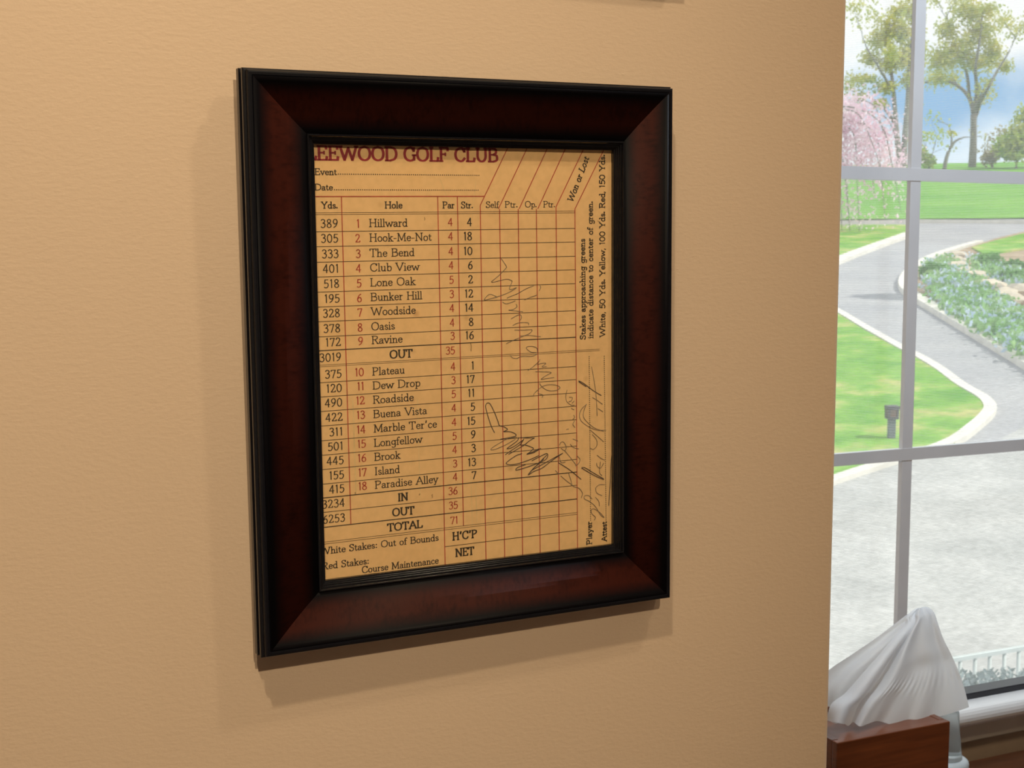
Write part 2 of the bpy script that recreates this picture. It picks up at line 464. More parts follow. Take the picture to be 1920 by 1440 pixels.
# ================================================================ the framed scorecard
FW, FH = 0.26352, 0.320
tc_ = -0.01231
Rx = Matrix.Rotation(0.00963, 4, 'X'); Ry = Matrix.Rotation(-0.01432, 4, 'Y'); Rz = Matrix.Rotation(0.01231, 4, 'Z')
frame = empty('picture_frame')
frame.matrix_world = Matrix.Translation((0, tc_*FW-0.0015, ZO-FH)) @ Rz @ Ry @ Rx
tag(frame, 'large dark mahogany picture frame with black edges holding a tan golf scorecard', 'picture frame')
P_OUT = [(0.0006, 0.0004, 0), (0.0, 0.0008, 0), (0.0, 0.0056, 0), (0.0006, 0.0062, 0), (0.0024, 0.0064, 0), (0.0024, 0.0088, 0), (0.0007, 0.0090, 0),
         (0.0004, 0.0096, 0), (0.0004, 0.0118, 0), (0.0008, 0.0124, 0), (0.0021, 0.0127, 0), (0.0019, 0.0140, 0), (0.0018, 0.0162, 0), (0.0022, 0.0169, 0), (0.0030, 0.01715, 0), (0.0043, 0.0171, 0), (0.0047, 0.0166, 0)]
def panel():
    out = []
    for k in range(13):
        t = k/12
        u = 0.0049 + t*(0.0338-0.0049)
        d = 0.0172 + t*(0.0134-0.0172) - 0.0016*math.sin(math.pi*t)**1.0 * (0.55+0.45*t)
        out.append((u, d, 1))
    return out
PROF = P_OUT + panel() + [(0.0338, 0.0030, 0), (0.0338, 0.0004, 0)]
BEAD = [(0.0339, 0.0050), (0.0339, 0.0138), (0.0341, 0.0144), (0.0345, 0.01475), (0.0350, 0.0146), (0.0353, 0.0140), (0.0354, 0.0130), (0.0362, 0.0129), (0.0364, 0.0120),
        (0.0372, 0.01185), (0.03735, 0.0110), (0.0380, 0.01085), (0.03815, 0.0100), (0.0389, 0.0098), (0.0390, 0.0092), (0.0390, 0.0074), (0.0339, 0.0074)]
def corner(sx, sz, u, d):
    return ((FW-u) if sx else u, -d, (FH-u) if sz else u)
SIDES = [((0, 0), (1, 0)), ((1, 0), (1, 1)), ((1, 1), (0, 1)), ((0, 1), (0, 0))]
for ca, cb in SIDES:
    ln = FW if ca[1] == cb[1] else FH
    b = MB(); n = len(PROF)
    off = random.random()*3
    for k in range(n):
        u0, d0, m0 = PROF[k]; u1, d1, m1 = PROF[(k+1) % n]
        v4 = [corner(*ca, u0, d0), corner(*cb, u0, d0), corner(*cb, u1, d1), corner(*ca, u1, d1)]
        vn = lambda u: (u-0.0049)/(0.0338-0.0049)
        b.add(v4, [(0, 1, 2, 3)], 1 if (m0 and m1) else 0, bool(m0 and m1),
              [[(off+u0, vn(u0)), (off+ln-u0, vn(u0)), (off+ln-u1, vn(u1)), (off+u1, vn(u1))]])
    b.add([corner(*ca, u, d) for u, d, _ in PROF], [tuple(range(n))]); b.add([corner(*cb, u, d) for u, d, _ in PROF], [tuple(range(n))])
    rail = b.build('rail', [M_LACQUER, M_BURST], frame, recalc=False)
    bm = bmesh.new(); bm.from_mesh(rail.data); bmesh.ops.remove_doubles(bm, verts=bm.verts, dist=1e-6); bmesh.ops.recalc_face_normals(bm, faces=bm.faces); bm.to_mesh(rail.data); bm.free()
    b = MB(); n = len(BEAD)
    for k in range(n):
        u0, d0 = BEAD[k]; u1, d1 = BEAD[(k+1) % n]
        b.add([corner(*ca, u0, d0), corner(*cb, u0, d0), corner(*cb, u1, d1), corner(*ca, u1, d1)], [(0, 1, 2, 3)])
    b.add([corner(*ca, u, d) for u, d in BEAD], [tuple(range(n))]); b.add([corner(*cb, u, d) for u, d in BEAD], [tuple(range(n))])
    o = b.build('stepped_lip', M_LIP, rail, recalc=False)
    bm = bmesh.new(); bm.from_mesh(o.data); bmesh.ops.remove_doubles(bm, verts=bm.verts, dist=1e-6); bmesh.ops.recalc_face_normals(bm, faces=bm.faces); bm.to_mesh(o.data); bm.free()
b = MB(); b.box((0.0345, -0.0073, 0.0345), (FW-0.0345, -0.0072+0.0001, FH-0.0345)); b.build('glass', M_PICGLASS, frame)
b = MB(); b.box((0.034, -0.0050, 0.034), (FW-0.034, -0.0020, FH-0.034)); b.build('backing_board', plain('grey_backing_board', (0.3, 0.27, 0.22), 0.8, 0.1, 40), frame)
DC = 0.0066
b = MB(); b.box((0.0348, -DC, 0.0348), (FW-0.0348, -DC+0.0012, FH-0.0348))
card = b.build('scorecard', M_CARD, frame)
card['label'] = 'tan printed scorecard with a red and black hole table and pencil writing'

# ---- lettering: a small stroke-built roman face (cap height 10, x height 6)
GL = {
'0': (7, '~3.5,10 1.4,8.3 .8,5 1.4,1.7 3.5,0 5.6,1.7 6.2,5 5.6,8.3 3.5,10'),
'1': (4.6, '2.6,0 2.6,10 1.3,8.8'),
'2': (6.6, '~.9,7.9 1.6,9.6 3.3,10 5.2,8.8 5.2,6.8 3.5,4 .7,.4;.7,.4 5.8,.4 6.1,1.8'),
'3': (6.4, '~.9,8.7 2,9.8 3.5,10 5.2,8.7 4.9,6.7 2.8,5.5;~2.8,5.5 5,4.8 5.7,2.8 4.5,.6 2.6,0 .6,1.1'),
'4': (6.8, '4.7,0 4.7,10 .5,3 6.4,3'),
'5': (6.4, '5.6,9.8 1.8,9.8 1.3,5.4;~1.3,5.4 3.4,6.1 5.4,4.9 5.6,2.6 4.2,.5 2.4,0 .7,.9'),
'6': (6.6, '~5.4,9.8 3,8.2 1.3,5 .9,2.6 2,.4 3.5,0 5.3,1 5.8,3.2 4.6,5.4 3,5.6 1.3,4'),
'7': (6.4, '.7,8.4 .8,9.7 5.9,9.7 2.5,0'),
'8': (6.8, '~3.4,10 1.5,9 1.5,6.8 3.4,5.4 5.5,3.6 5.6,1.4 3.4,0 1.2,1.2 1.2,3.6 3.4,5.4 5.1,7 5.2,9 3.4,10'),
'9': (6.6, '~1.3,.2 3.8,1.8 5.5,5 5.8,7.4 4.8,9.6 3.3,10 1.5,9 .9,6.8 2.1,4.7 3.8,4.4 5.5,6'),
'A': (9, '.8,0 4.5,10 8.2,0;2.2,3.6 6.8,3.6;_.9,0;_8.1,0'),
'B': (8, '1.6,0 1.6,10;.4,10 4,10;~4,10 6,9.3 6.2,6.7 4.2,5.3;1.6,5.3 4.2,5.3;~4.2,5.3 6.8,4.4 6.8,1.1 4.2,0;.4,0 4.2,0'),
'C': (8.6, '~7.5,7.4 6.2,9.6 4.6,10 1.9,8.5 .9,5 1.9,1.5 4.6,0 6.5,.6 7.8,2.3;7.6,9.8 7.6,7.2'),
'D': (9.2, '1.6,0 1.6,10;.4,10 4,10;.4,0 4,0;~4,10 7.2,8.6 8.3,5 7.2,1.4 4,0'),
'E': (7.6, '1.6,0 1.6,10;.4,10 6.4,10 6.5,8;.4,0 6.6,0 6.9,2.2;1.6,5.2 5,5.2;|5,5.2'),
'F': (7.2, '1.6,0 1.6,10;.4,10 6.4,10 6.5,8;1.6,5.2 4.8,5.2;|4.8,5.2;_1.6,0'),
'G': (9.2, '~7.5,7.4 6.2,9.6 4.6,10 1.9,8.5 .9,5 1.9,1.5 4.6,0 6.6,.5 7.7,1.4;7.7,.6 7.7,4;_7.7,4.2;7.6,9.8 7.6,7.2'),
'H': (9.4, '1.8,0 1.8,10;7.6,0 7.6,10;1.8,5.2 7.6,5.2;_1.8,0;_1.8,10;_7.6,0;_7.6,10'),
'I': (4, '2,0 2,10;_2,0;_2,10'),
'L': (7.2, '1.6,0 1.6,10;.4,0 6.2,0 6.6,2.4;_1.6,10'),
'M': (11, '1.6,0 2,10 5.5,1 9,10 9.4,0;_1.6,0;_9.4,0;.6,10 2,10;9,10 10.4,10'),
'N': (9.8, '1.8,0 1.8,10 8,0 8,10;_1.8,0;_8,10;.5,10 1.8,10'),
'O': (9.5, '~4.75,10 1.9,8.6 .9,5 1.9,1.4 4.75,0 7.6,1.4 8.6,5 7.6,8.6 4.75,10'),
'P': (7.6, '1.6,0 1.6,10;.4,10 4,10;~4,10 6.3,9 6.5,6.6 4.2,4.8;1.6,4.8 4.2,4.8;_1.6,0'),
'R': (8.2, '1.6,0 1.6,10;.4,10 4,10;~4,10 6.3,9.2 6.4,6.7 4.2,5.2;1.6,5.2 4.2,5.2;4,5.2 7,0;_1.6,0;_7.2,0'),
'S': (6.6, '~5.5,8 4.6,9.7 3.1,10 1.3,8.8 1.3,6.8 3.2,5.4 5.3,4 5.4,1.4 3.5,0 1.8,.3 .8,2;5.6,9.8 5.6,7.6;.8,.2 .8,2.4'),
'T': (8, '4,0 4,10;.7,7.8 .6,10 7.4,10 7.3,7.8;_4,0'),
'U': (9.5, '~1.8,10 1.8,7 1.8,3.4 2.9,.8 4.8,0 6.7,.8 7.8,3.4 7.8,7 7.8,10;_1.8,10;_7.8,10'),
'V': (9, '.8,10 4.5,0 8.2,10;_.9,10;_8.1,10'),
'W': (13, '.9,10 3.8,0 6.5,9 9.2,0 12.1,10;_1,10;_12,10'),
'Y': (8.5, '.9,10 4.2,4.8 7.6,10;4.2,0 4.2,4.8;_1,10;_7.5,10;_4.2,0'),
'a': (5.8, '~.9,4.8 2.5,6 4.1,5.3 4.3,3.5 4.3,.6 5.4,.2;~4.3,3.5 1.8,3.1 .8,1.7 1.6,.1 3.1,.3 4.3,1.7'),
'b': (6.1, '1.5,0 1.5,10;.4,10 1.5,10;~1.5,4.2 3,6 4.9,5.3 5.5,3 4.8,.7 3.1,0 1.5,1.4'),
'c': (5.4, '~4.7,4.6 3.4,6 1.7,5.2 .9,3 1.7,.7 3.2,0 4.9,1.2'),
'd': (6.4, '4.9,0 4.9,10;3.8,10 4.9,10;4.9,0 6,0;~4.9,4.2 3.4,6 1.6,5.3 .9,3 1.6,.7 3.2,0 4.9,1.6'),
'e': (5.6, '.9,3.3 4.9,3.3;~4.9,3.3 4.5,5.2 3,6 1.5,5.2 .9,3 1.7,.7 3.2,0 4.9,1.2'),
'f': (3.9, '~4.1,9.1 3.4,10 2.3,9.6 1.7,8 1.7,5 1.7,0;.4,6 3.4,6;_1.7,0'),
'g': (6, '~4.9,6 4.9,2 4.9,-1.5 4,-3 2.4,-3.2 1,-2.3;~4.9,4.4 3.4,6 1.6,5.3 .9,3.2 1.7,1.2 3.2,.8 4.9,2;4.9,6 5.9,6'),
'h': (6.4, '1.5,0 1.5,10;.4,10 1.5,10;~1.5,4 3,5.8 4.3,5.6 4.9,4.2 4.9,0;_1.5,0;_4.9,0'),
'i': (3, '1.5,0 1.5,6;.5,6 1.5,6;_1.5,0;1.5,8.2 1.5,9.4'),
'k': (6.2, '1.5,0 1.5,10;.4,10 1.5,10;1.5,2.6 4.7,6;2.6,3.6 5.2,0;_1.5,0;_5.2,0;_4.7,6'),
'l': (3, '1.5,0 1.5,10;.5,10 1.5,10;_1.5,0'),
'm': (9.6, '1.5,0 1.5,6;.4,6 1.5,6;~1.5,4 3,5.8 4.2,5.6 4.8,4.2 4.8,0;~4.8,4 6.2,5.8 7.5,5.6 8.1,4.2 8.1,0;_1.5,0;_4.8,0;_8.1,0'),
'n': (6.4, '1.5,0 1.5,6;.4,6 1.5,6;~1.5,4 3,5.8 4.3,5.6 4.9,4.2 4.9,0;_1.5,0;_4.9,0'),
'o': (6, '~3,6 1.4,5.2 .8,3 1.4,.8 3,0 4.6,.8 5.2,3 4.6,5.2 3,6'),
'p': (6.1, '1.5,-3 1.5,6;.4,6 1.5,6;_1.5,-3;~1.5,4.2 3,6 4.9,5.3 5.5,3 4.8,.7 3.1,0 1.5,1.4'),
'r': (4.5, '1.5,0 1.5,6;.4,6 1.5,6;~1.5,3.8 2.6,5.7 4.1,5.5;_1.5,0'),
's': (4.8, '~4,4.7 2.6,6 1.2,5.2 1.4,3.8 3.4,2.6 4.1,1.2 2.6,0 .9,1.2'),
't': (4, '~1.7,8 1.7,5 1.7,1.4 2.6,.1 3.7,.8;.4,6 3.4,6'),
'u': (6.4, '~1.5,6 1.5,3.5 1.5,1.6 2.4,.1 3.7,.4 4.9,2;4.9,0 4.9,6;.4,6 1.5,6;3.9,6 4.9,6;4.9,0 5.9,0'),
'v': (6, '.8,6 3,0 5.2,6;_.9,6;_5.1,6'),
'w': (9, '.8,6 2.8,0 4.6,5.4 6.4,0 8.3,6;_.9,6;_8.2,6'),
'y': (6, '.8,6 3,0.2;5.2,6 2.2,-2.8 .9,-2.6;_.9,6;_5.1,6'),
'.': (2.6, '.6,.6 2.0,.6;.6,1.2 2.0,1.2'), ',': (2.6, '1.5,1 1.4,-.2 .8,-1.6'), ':': (3.2, '1,.6 2.3,.6;1,1.1 2.3,1.1;1,5 2.3,5;1,5.5 2.3,5.5'),
'-': (4.4, '.7,3.4 3.7,3.4'), "'": (3.6, '1.9,10 1.5,7.2;2.3,10 1.6,7.2'), ' ': (4.2, ''),
}
TH = 0.005
YI = -(DC + 0.00014)
def cpt(u, v, y=YI):
    # card print coordinates (mm) to frame-local metres; the card sits turned by a hair
    a, c = u-132, v-160
    return ((a*math.cos(TH)-c*math.sin(TH)+132)/1000, y, (a*math.sin(TH)+c*math.cos(TH)+160)/1000)
def ribbon(mb, pts, w, mi=0, contrast=0.0, y=YI):
    P = [Vector((p[0], p[1])) for p in pts]
    cur = [P[0]]
    for i in range(1, len(P)):
        cur.append(P[i])
        if i+1 < len(P):
            a, c = P[i]-P[i-1], P[i+1]-P[i]
            if a.length > 1e-9 and c.length > 1e-9 and a.normalized().dot(c.normalized()) < 0.5:
                _ribbon(mb, cur, w, mi, contrast, y); cur = [P[i]]
    _ribbon(mb, cur, w, mi, contrast, y)
def _ribbon(mb, pts, w, mi=0, contrast=0.0, y=YI):
    # flat pen stroke along 2D points; joints are mitred
    P = [Vector((p[0], p[1])) for p in pts]
    L, R_ = [], []
    for i, p in enumerate(P):
        d0 = (P[i]-P[i-1]) if i else (P[1]-P[0])
        d1 = (P[i+1]-P[i]) if i+1 < len(P) else d0
        d0 = d0.normalized() if d0.length > 1e-9 else Vector((1, 0)); d1 = d1.normalized() if d1.length > 1e-9 else d0
        d = d0+d1
        d = d.normalized() if d.length > 1e-6 else d0
        nrm = Vector((-d.y, d.x))
        k = 1/max(0.55, nrm.dot(Vector((-d0.y, d0.x))))
        ww = w*(1-contrast*(1-abs(d.y)))*0.5*min(k, 1.5)
        e = d*(w*0.22) if (i == 0 or i == len(P)-1) else Vector((0, 0))
        if i == 0: e = -e
        L.append(p+e+nrm*ww); R_.append(p+e-nrm*ww)
    vv = [cpt(q.x, q.y, y) for q in L] + [cpt(q.x, q.y, y) for q in R_]
    n = len(P)
    mb.add(vv, [(n+i, n+i+1, i+1, i) for i in range(n-1)], mi)
_cache = {}
def glyph(ch):
    if ch in _cache: return _cache[ch]
    adv, s = GL[ch]; out = []
    for st in s.split(';'):
        if not st: continue
        sm = st[0] == '~'
        if st[0] == '_':
            x, y = map(float, st[1:].split(',')); out.append(('s', [(x-1.35, y), (x+1.35, y)])); continue
        if st[0] == '|':
            x, y = map(float, st[1:].split(',')); out.append(('s', [(x, y-1.1), (x, y+1.1)])); continue
        pts = [tuple(map(float, p.split(','))) for p in st.lstrip('~').split()]
        if sm: pts = [(q.x, q.y) for q in spline([Vector((a, c)) for a, c in pts], 4)]
        out.append(('k', pts))
    _cache[ch] = (adv, out); return _cache[ch]
def text(mb, s, u, v, cap, width=None, ang=0.0, align='l', weight=1.25, mi=0, track=0.0, slant=0.0):
    k = cap/10
    nat = (sum(glyph(c)[0] for c in s) + track*(len(s)-1))*k
    sx = (width/nat) if width else 1.0
    x = 0 if align == 'l' else (-nat*sx if align == 'r' else -nat*sx/2)
    ca, sa = math.cos(ang), math.sin(ang)
    for c in s:
        adv, st = glyph(c)
        for kind, pts in st:
            q = []
            for a, h in pts:
                lx, ly = x+(a+slant*h)*k*sx, h*k
                q.append((u+lx*ca-ly*sa, v+lx*sa+ly*ca))
            ribbon(mb, q, weight*1.22*k*(0.62 if kind == 's' else 1.0), mi, 0.38 if kind == 'k' else 0.0)
        x += (adv+track)*k*sx
def dots(mb, p0, p1, n, r=0.34, mi=0):
    for i in range(n):
        t = i/(n-1); u = p0[0]+(p1[0]-p0[0])*t; v = p0[1]+(p1[1]-p0[1])*t
        vv = [cpt(u+r*math.cos(a*math.pi/3), v+r*math.sin(a*math.pi/3)) for a in range(6)]
        mb.add(vv, [tuple(range(6))], mi)

K = MB(); RD = MB(); TT = MB()                # black print, red print, title
# red rules
CX = [55.1, 112.1, 124.2, 138.4, 150.7, 162.65, 174.5, 187.5, 200.2]
YT, YBEND = 253.4, 246.3
def rline(a, c, w=0.52): ribbon(RD, [a, c], w, 0, 0)
rline((34.9, YT), (140.9, YT))
rline((CX[0], YT), (CX[0], 69.4)); rline((CX[1], YT), (CX[1], 34.9)); rline((CX[2], YT), (CX[2], 60.9))
for i, (bu, bv, tu) in enumerate([(138.4, 248.2, 155.9), (150.0, 246.3, 168.4), (163.4, 246.3, 181.6), (175.6, 246.3, 193.6), (187.5, 247.1, 205.8), (200.2, 245.8, 219.7)]):
    rline((CX[3+i], 34.9), (CX[3+i], bv if i in (0, 4, 5) else 245.9))
    du = (tu-bu)/(280.2-bv); rline((bu, bv), (tu+du*4.9, 285.1))
# black rules
ROW = [234.3, 226.2, 217.7, 209.6, 201.3, 193.1, 185.0, 176.6, 168.9, 160.5, 151.1, 143.1, 135.0, 126.8, 118.5, 110.3, 102.2, 93.9, 86.0, 77.8, 69.2, 60.2]
def kline(v, u0=34.9, u1=200.3, w=0.30): ribbon(K, [(u0, v), (u1, v)], w, 0, 0)
kline(244.6, w=0.2); kline(243.6, w=0.2)
for i, v in enumerate(ROW):
    if i in (8, 18, 20): kline(v, w=0.5)
    elif i == 9: kline(v+0.35, u1=216.4, w=0.18); kline(v-0.55, u1=216.4, w=0.18)
    elif i == 21: kline(v+0.55, w=0.2); kline(v-0.6, w=0.2)
    else: kline(v)
kline(49.5, u0=112.3, u1=200.3)
# title and heads
text(TT, 'LEEWOOD GOLF CLUB', 35.9, 273.3, 7.3, 114.4, weight=1.75)
text(K, 'Event', 40.3, 265.2, 3.3, 12.6, weight=1.5); dots(K, (53.8, 265.6), (137.9, 265.4), 68)
text(K, 'Date', 40.0, 256.9, 3.3, 10.4, weight=1.5); dots(K, (51.3, 257.1), (137.2, 256.9), 70)
text(K, 'Yds.', 43.5, 247.0, 3.5, 9.4, weight=1.6); text(K, 'Hole', 80.0, 246.9, 3.6, 10.7, weight=1.6)
text(K, 'Par', 114.9, 246.75, 3.6, 7.4, weight=1.5); text(K, 'Str.', 126.3, 246.7, 3.6, 7.6, weight=1.5)
text(K, 'Self', 141.9, 246.9, 3.5, 8.4, weight=1.15); text(K, 'Ptr.', 154.0, 247.0, 3.5, 8.4, weight=1.15)
text(K, 'Op.', 167.0, 247.05, 3.5, 7.8, weight=1.15); text(K, 'Ptr.', 179.0, 247.0, 3.5, 8.0, weight=1.15)
HOLES = [('389', '1', 'Hillward', 23.1, '4', '4'), ('305', '2', 'Hook-Me-Not', 37.4, '4', '18'), ('333', '3', 'The Bend', 26.9, '4', '10'), ('401', '4', 'Club View', 29.7, '4', '6'),
         ('518', '5', 'Lone Oak', 27.1, '5', '2'), ('195', '6', 'Bunker Hill', 31.1, '3', '12'), ('328', '7', 'Woodside', 27.0, '4', '14'), ('378', '8', 'Oasis', 14.2, '4', '8'), ('172', '9', 'Ravine', 18.7, '3', '16'),
         ('3019', '', '', 0, '35', ''),
         ('375', '10', 'Plateau', 19.6, '4', '1'), ('120', '11', 'Dew Drop', 28.9, '3', '17'), ('490', '12', 'Roadside', 24.8, '5', '11'), ('422', '13', 'Buena Vista', 32.8, '4', '5'), ('311', '14', "Marble Ter'ce", 38.8, '4', '15'),
         ('501', '15', 'Longfellow', 29.5, '5', '9'), ('445', '16', 'Brook', 15.8, '4', '3'), ('155', '17', 'Island', 15.4, '3', '13'), ('415', '18', 'Paradise Alley', 38.9, '4', '7'),
         ('3234', '', '', 0, '36', ''), ('6253', '', '', 0, '35', ''), ('', '', '', 0, '71', '')]
for (yd, no, nmx, wd, par, st), v in zip(HOLES, ROW):
    g = 0.0 if len(yd) == 3 else -0.25
    if yd: text(K, yd, 52.6-(ROW[0]-v)*0.005, v+2.2, 4.5, align='r', weight=1.15, track=1.0)
    if no: text(RD, no, 65.3, v+(2.0 if len(no) == 1 else 2.4), 4.4, align='r', weight=1.15, track=0.6)
    if nmx: text(K, nmx, 70.5-(ROW[0]-v)*0.004, v+2.35, 4.3, wd, weight=1.15)
    if par: text(RD, par, (121.0 if len(par) == 1 else 120.9), v+2.4, 4.3, align='r', weight=1.15, track=0.5)
    if st: text(K, st, 133.0, v+2.2, 4.5, align='r', weight=1.3, track=0.8)
text(K, 'OUT', 80.8, ROW[9]+2.0, 4.4, 13.9, weight=1.8); text(K, 'IN', 83.6, ROW[19]+1.9, 4.3, 6.4, weight=1.8)
text(K, 'OUT', 80.0, ROW[20]+2.0, 4.4, 13.6, weight=1.8); text(K, 'TOTAL', 76.7, 62.7, 4.3, 21.9, weight=1.8)
text(K, "H'C'P", 116.9, 52.8, 4.6, 16.0, weight=1.7); text(K, 'NET', 118.6, 42.7, 4.6, 12.2, weight=1.7)
text(K, 'White Stakes: Out of Bounds', 36.6, 53.8, 3.8, 71.8, weight=1.3)
text(K, 'Red Stakes:', 37.4, 45.1, 3.8, 28.0, weight=1.3); text(K, 'Course Maintenance', 60.7, 40.1, 3.8, 47.4, weight=1.3)
Q = math.pi/2
text(K, 'Stakes approaching greens', 206.7, 167.1, 3.5, 61.0, Q-0.001, weight=1.65)
text(K, 'indicate distance to center of green.', 212.0, 167.6, 3.5, 82.8, Q-0.003, weight=1.65)
text(K, 'White, 50 Yds. Yellow, 100 Yds. Red, 150 Yds.', 220.3, 168.0, 3.6, 110.2, Q-0.004, weight=1.65)
text(K, 'Player', 210.2, 39.4, 3.5, 14.7, Q, weight=1.75); dots(K, (209.5, 54.9), (209.2, 156.5), 84)
text(K, 'Attest', 220.7, 40.2, 3.5, 12.7, Q, weight=1.75); dots(K, (220.4, 53.9), (219.7, 156.2), 84)
text(K, 'Won or Lost', 198.5, 249.4, 3.8, 28.8, math.atan2(26.4, 11.5), weight=1.55, slant=0.12)
K.build('black_print', M_INK, card, recalc=False)
RD.build('red_print', M_RED, card, recalc=False)
TT.build('title_print', M_TITLE, card, recalc=False)
PENCIL = """151.2,217.4 153.0,215.0 154.6,212.5 153.8,211.3 150.5,208.2 146.7,205.4 144.8,204.0 146.2,203.7 150.5,204.6 154.8,205.2 157.5,204.4 158.0,203.4 156.6,200.7 156.3,199.3 157.9,199.2 160.9,200.1 157.9,198.3 152.5,196.2 147.6,194.9 143.9,194.1 140.1,193.5 140.9,194.9 142.8,196.5 145.0,196.5 148.2,194.9
172.1,200.8 167.7,199.4 161.1,196.4 155.7,194.6 154.6,194.0
176.3,200.9 176.8,199.6 175.7,197.7
151.6,191.9 154.0,190.8 157.8,191.6 160.0,192.3
160.5,190.3 161.0,188.8 158.3,187.2 155.6,187.0 159.9,186.4 164.8,185.7
157.1,181.8 160.4,183.4 163.1,184.0 163.9,182.3 163.1,180.8
158.1,177.8 160.9,179.0 164.2,179.3 168.3,178.9 168.5,177.6
159.2,175.1 165.2,174.8 170.7,174.7 169.0,172.6 164.0,170.9 157.5,168.7 153.6,167.2
163.0,171.4 169.0,171.4 176.4,170.3
173.8,160.9 170.0,161.4 167.2,163.3 167.0,164.5 168.9,164.9 171.7,164.6 173.9,163.4 174.1,160.9
156.2,160.1 157.8,158.6 160.6,158.2 162.8,159.0 166.1,159.1 170.5,158.9 173.8,159.9
174.3,195.3 172.0,194.6 169.3,193.9 166.0,192.6
175.7,156.8 174.9,155.4 170.4,152.1 167.6,150.5
173.7,153.7 177.1,154.3 179.6,154.1 177.1,152.2 180.1,152.1
172.6,149.5 177.0,149.2 183.2,148.4 179.8,146.8 176.4,144.7 180.3,145.0 185.1,145.2
175.3,142.3 176.4,140.7 179.1,138.5 182.5,137.3 187.0,137.5 189.0,138.9 187.0,140.3 182.5,141.1 178.0,140.6 174.7,138.8 171.8,136.5 171.0,135.0
174.1,136.3 177.4,135.1 176.8,133.6
*145.2,114.8 143.1,119.0 141.1,125.1 139.8,130.2 140.1,132.1 141.2,132.8 142.8,131.9 145.4,126.8 147.5,121.6 148.5,118.8 151.2,117.9 153.7,116.2 152.3,115.3 151.2,114.9 155.5,114.5 158.8,113.0 159.1,111.7 156.6,111.2 148.9,110.5
159.9,110.9 154.4,110.6 148.9,108.5 144.5,106.4 142.6,104.8 145.6,104.8 152.1,106.8 158.8,109.7
*161.0,110.6 159.9,108.6 154.3,105.3 153.5,104.4 157.0,105.1 163.2,108.4 164.3,109.3 162.0,106.4 156.5,103.4 152.1,101.0
*171.5,109.5 168.1,108.0 163.7,105.3 154.2,101.0
*162.1,110.5 166.5,109.9 171.5,109.5
*162.0,105.9 165.3,105.7 169.8,103.8 170.6,102.9 168.0,100.9 166.4,100.0 170.8,100.6 175.6,102.8
188.3,103.7 189.5,105.4 191.5,105.0 192.9,101.8 191.7,100.1 189.4,101.6
191.7,100.1 195.7,95.4 199.6,90.4
188.0,96.6 189.3,92.9 192.2,92.9
200.3,96.0 202.3,93.8 201.4,91.3 199.1,89.9
195.7,103.6 198.0,101.4 201.5,100.3
197.5,106.8 200.9,105.3
193.8,137.1 192.9,133.1 193.7,129.9 196.5,127.7 198.8,127.5
195.2,132.6 197.4,132.2 196.6,130.3 194.8,129.9
198.6,130.1 197.1,128.7
196.5,125.7 198.5,124.7
198.2,121.4 198.8,119.9 197.6,118.9
198.7,117.8 197.6,115.8 199.0,113.7
193.0,112.9 194.7,113.2
*201.8,142.2 205.2,140.4 212.1,135.4 217.4,132.2
*201.8,141.7 207.0,138.3
210.8,150.3 212.2,143.1 213.9,131.6 214.4,119.7
207.2,127.5 204.0,125.1 202.2,121.7 203.3,117.5 208.5,113.5 214.3,110.9 220.7,110.4
206.9,127.5 205.1,123.0 205.1,119.4 208.5,115.5 213.1,112.1 219.0,109.8
209.6,111.3 214.3,107.3 218.9,103.3
210.8,108.6 213.7,105.3 214.2,101.6 211.9,99.2 209.6,99.9
211.2,131.3 214.4,129.5 218.2,126.7
215.0,124.3 218.5,122.0
214.2,95.3 217.1,93.0 219.5,91.8
*163.0,100.7 159.2,99.8 154.2,97.2 152.5,95.6 155.2,94.6 160.8,94.9 168.0,96.5 174.2,98.5
*166.4,99.9 170.8,101.3 174.2,102.6
*169.6,95.8 174.1,97.5 179.2,99.3 180.3,98.0 179.2,96.0 176.4,94.7 170.7,93.2 165.1,91.9 159.0,91.0 160.2,92.6 165.2,93.7
*177.5,96.2 175.2,94.1 170.7,91.2 167.0,87.4 170.7,89.1 176.3,90.7 183.1,94.7 190.5,98.6
*167.3,87.9 174.1,93.9 179.8,98.5
*190.5,98.6 184.3,96.1 174.1,91.9 169.0,89.8
185.3,88.3 187.6,86.0
*187.4,93.0 195.0,87.9 203.0,81.2
189.0,84.6 192.7,81.4 197.2,77.9
194.4,85.9 195.8,81.6 197.2,77.6 201.3,75.9 203.8,72.5 202.9,69.5
218.9,55.5 216.3,57.6 212.8,63.2 208.7,66.8 205.3,68.7 205.3,70.6 208.2,70.5 210.5,68.2
211.9,54.7 212.8,56.4 210.4,58.8 209.9,61.4 212.2,61.7 216.3,58.7 218.9,55.7
215.7,63.2 215.2,66.2 212.9,69.0
219.4,76.3 215.8,76.6 213.2,74.8 214.0,71.5 217.6,69.6
*203.4,88.5 206.0,88.0 211.8,84.3 218.8,80.0
*203.4,88.2 208.3,85.1 213.5,82.0 218.8,79.7
213.9,90.4 214.2,88.5 216.5,87.0 218.9,89.9
216.5,90.9 215.9,84.4 217.6,82.2
*224.8,95.7 223.9,88.4 223.5,78.0 222.6,67.5 222.2,62.8"""
PN = MB()
for i, line in enumerate(PENCIL.strip().splitlines()):
    bold = line[0] == '*'
    pts = [Vector(tuple(map(float, p.split(',')))) for p in line.lstrip('*').split()]
    pts = [(q.x, q.y) for q in spline(pts, 5)]
    ribbon(PN, pts, 0.46 if bold else 0.36, 1 if bold else 0, 0.15, YI-0.00006-0.000002*i)
o = PN.build('pencil_writing', [M_PENCIL, M_PENCIL2], card, recalc=False)
o['label'] = 'grey pencil scribbles and signatures'
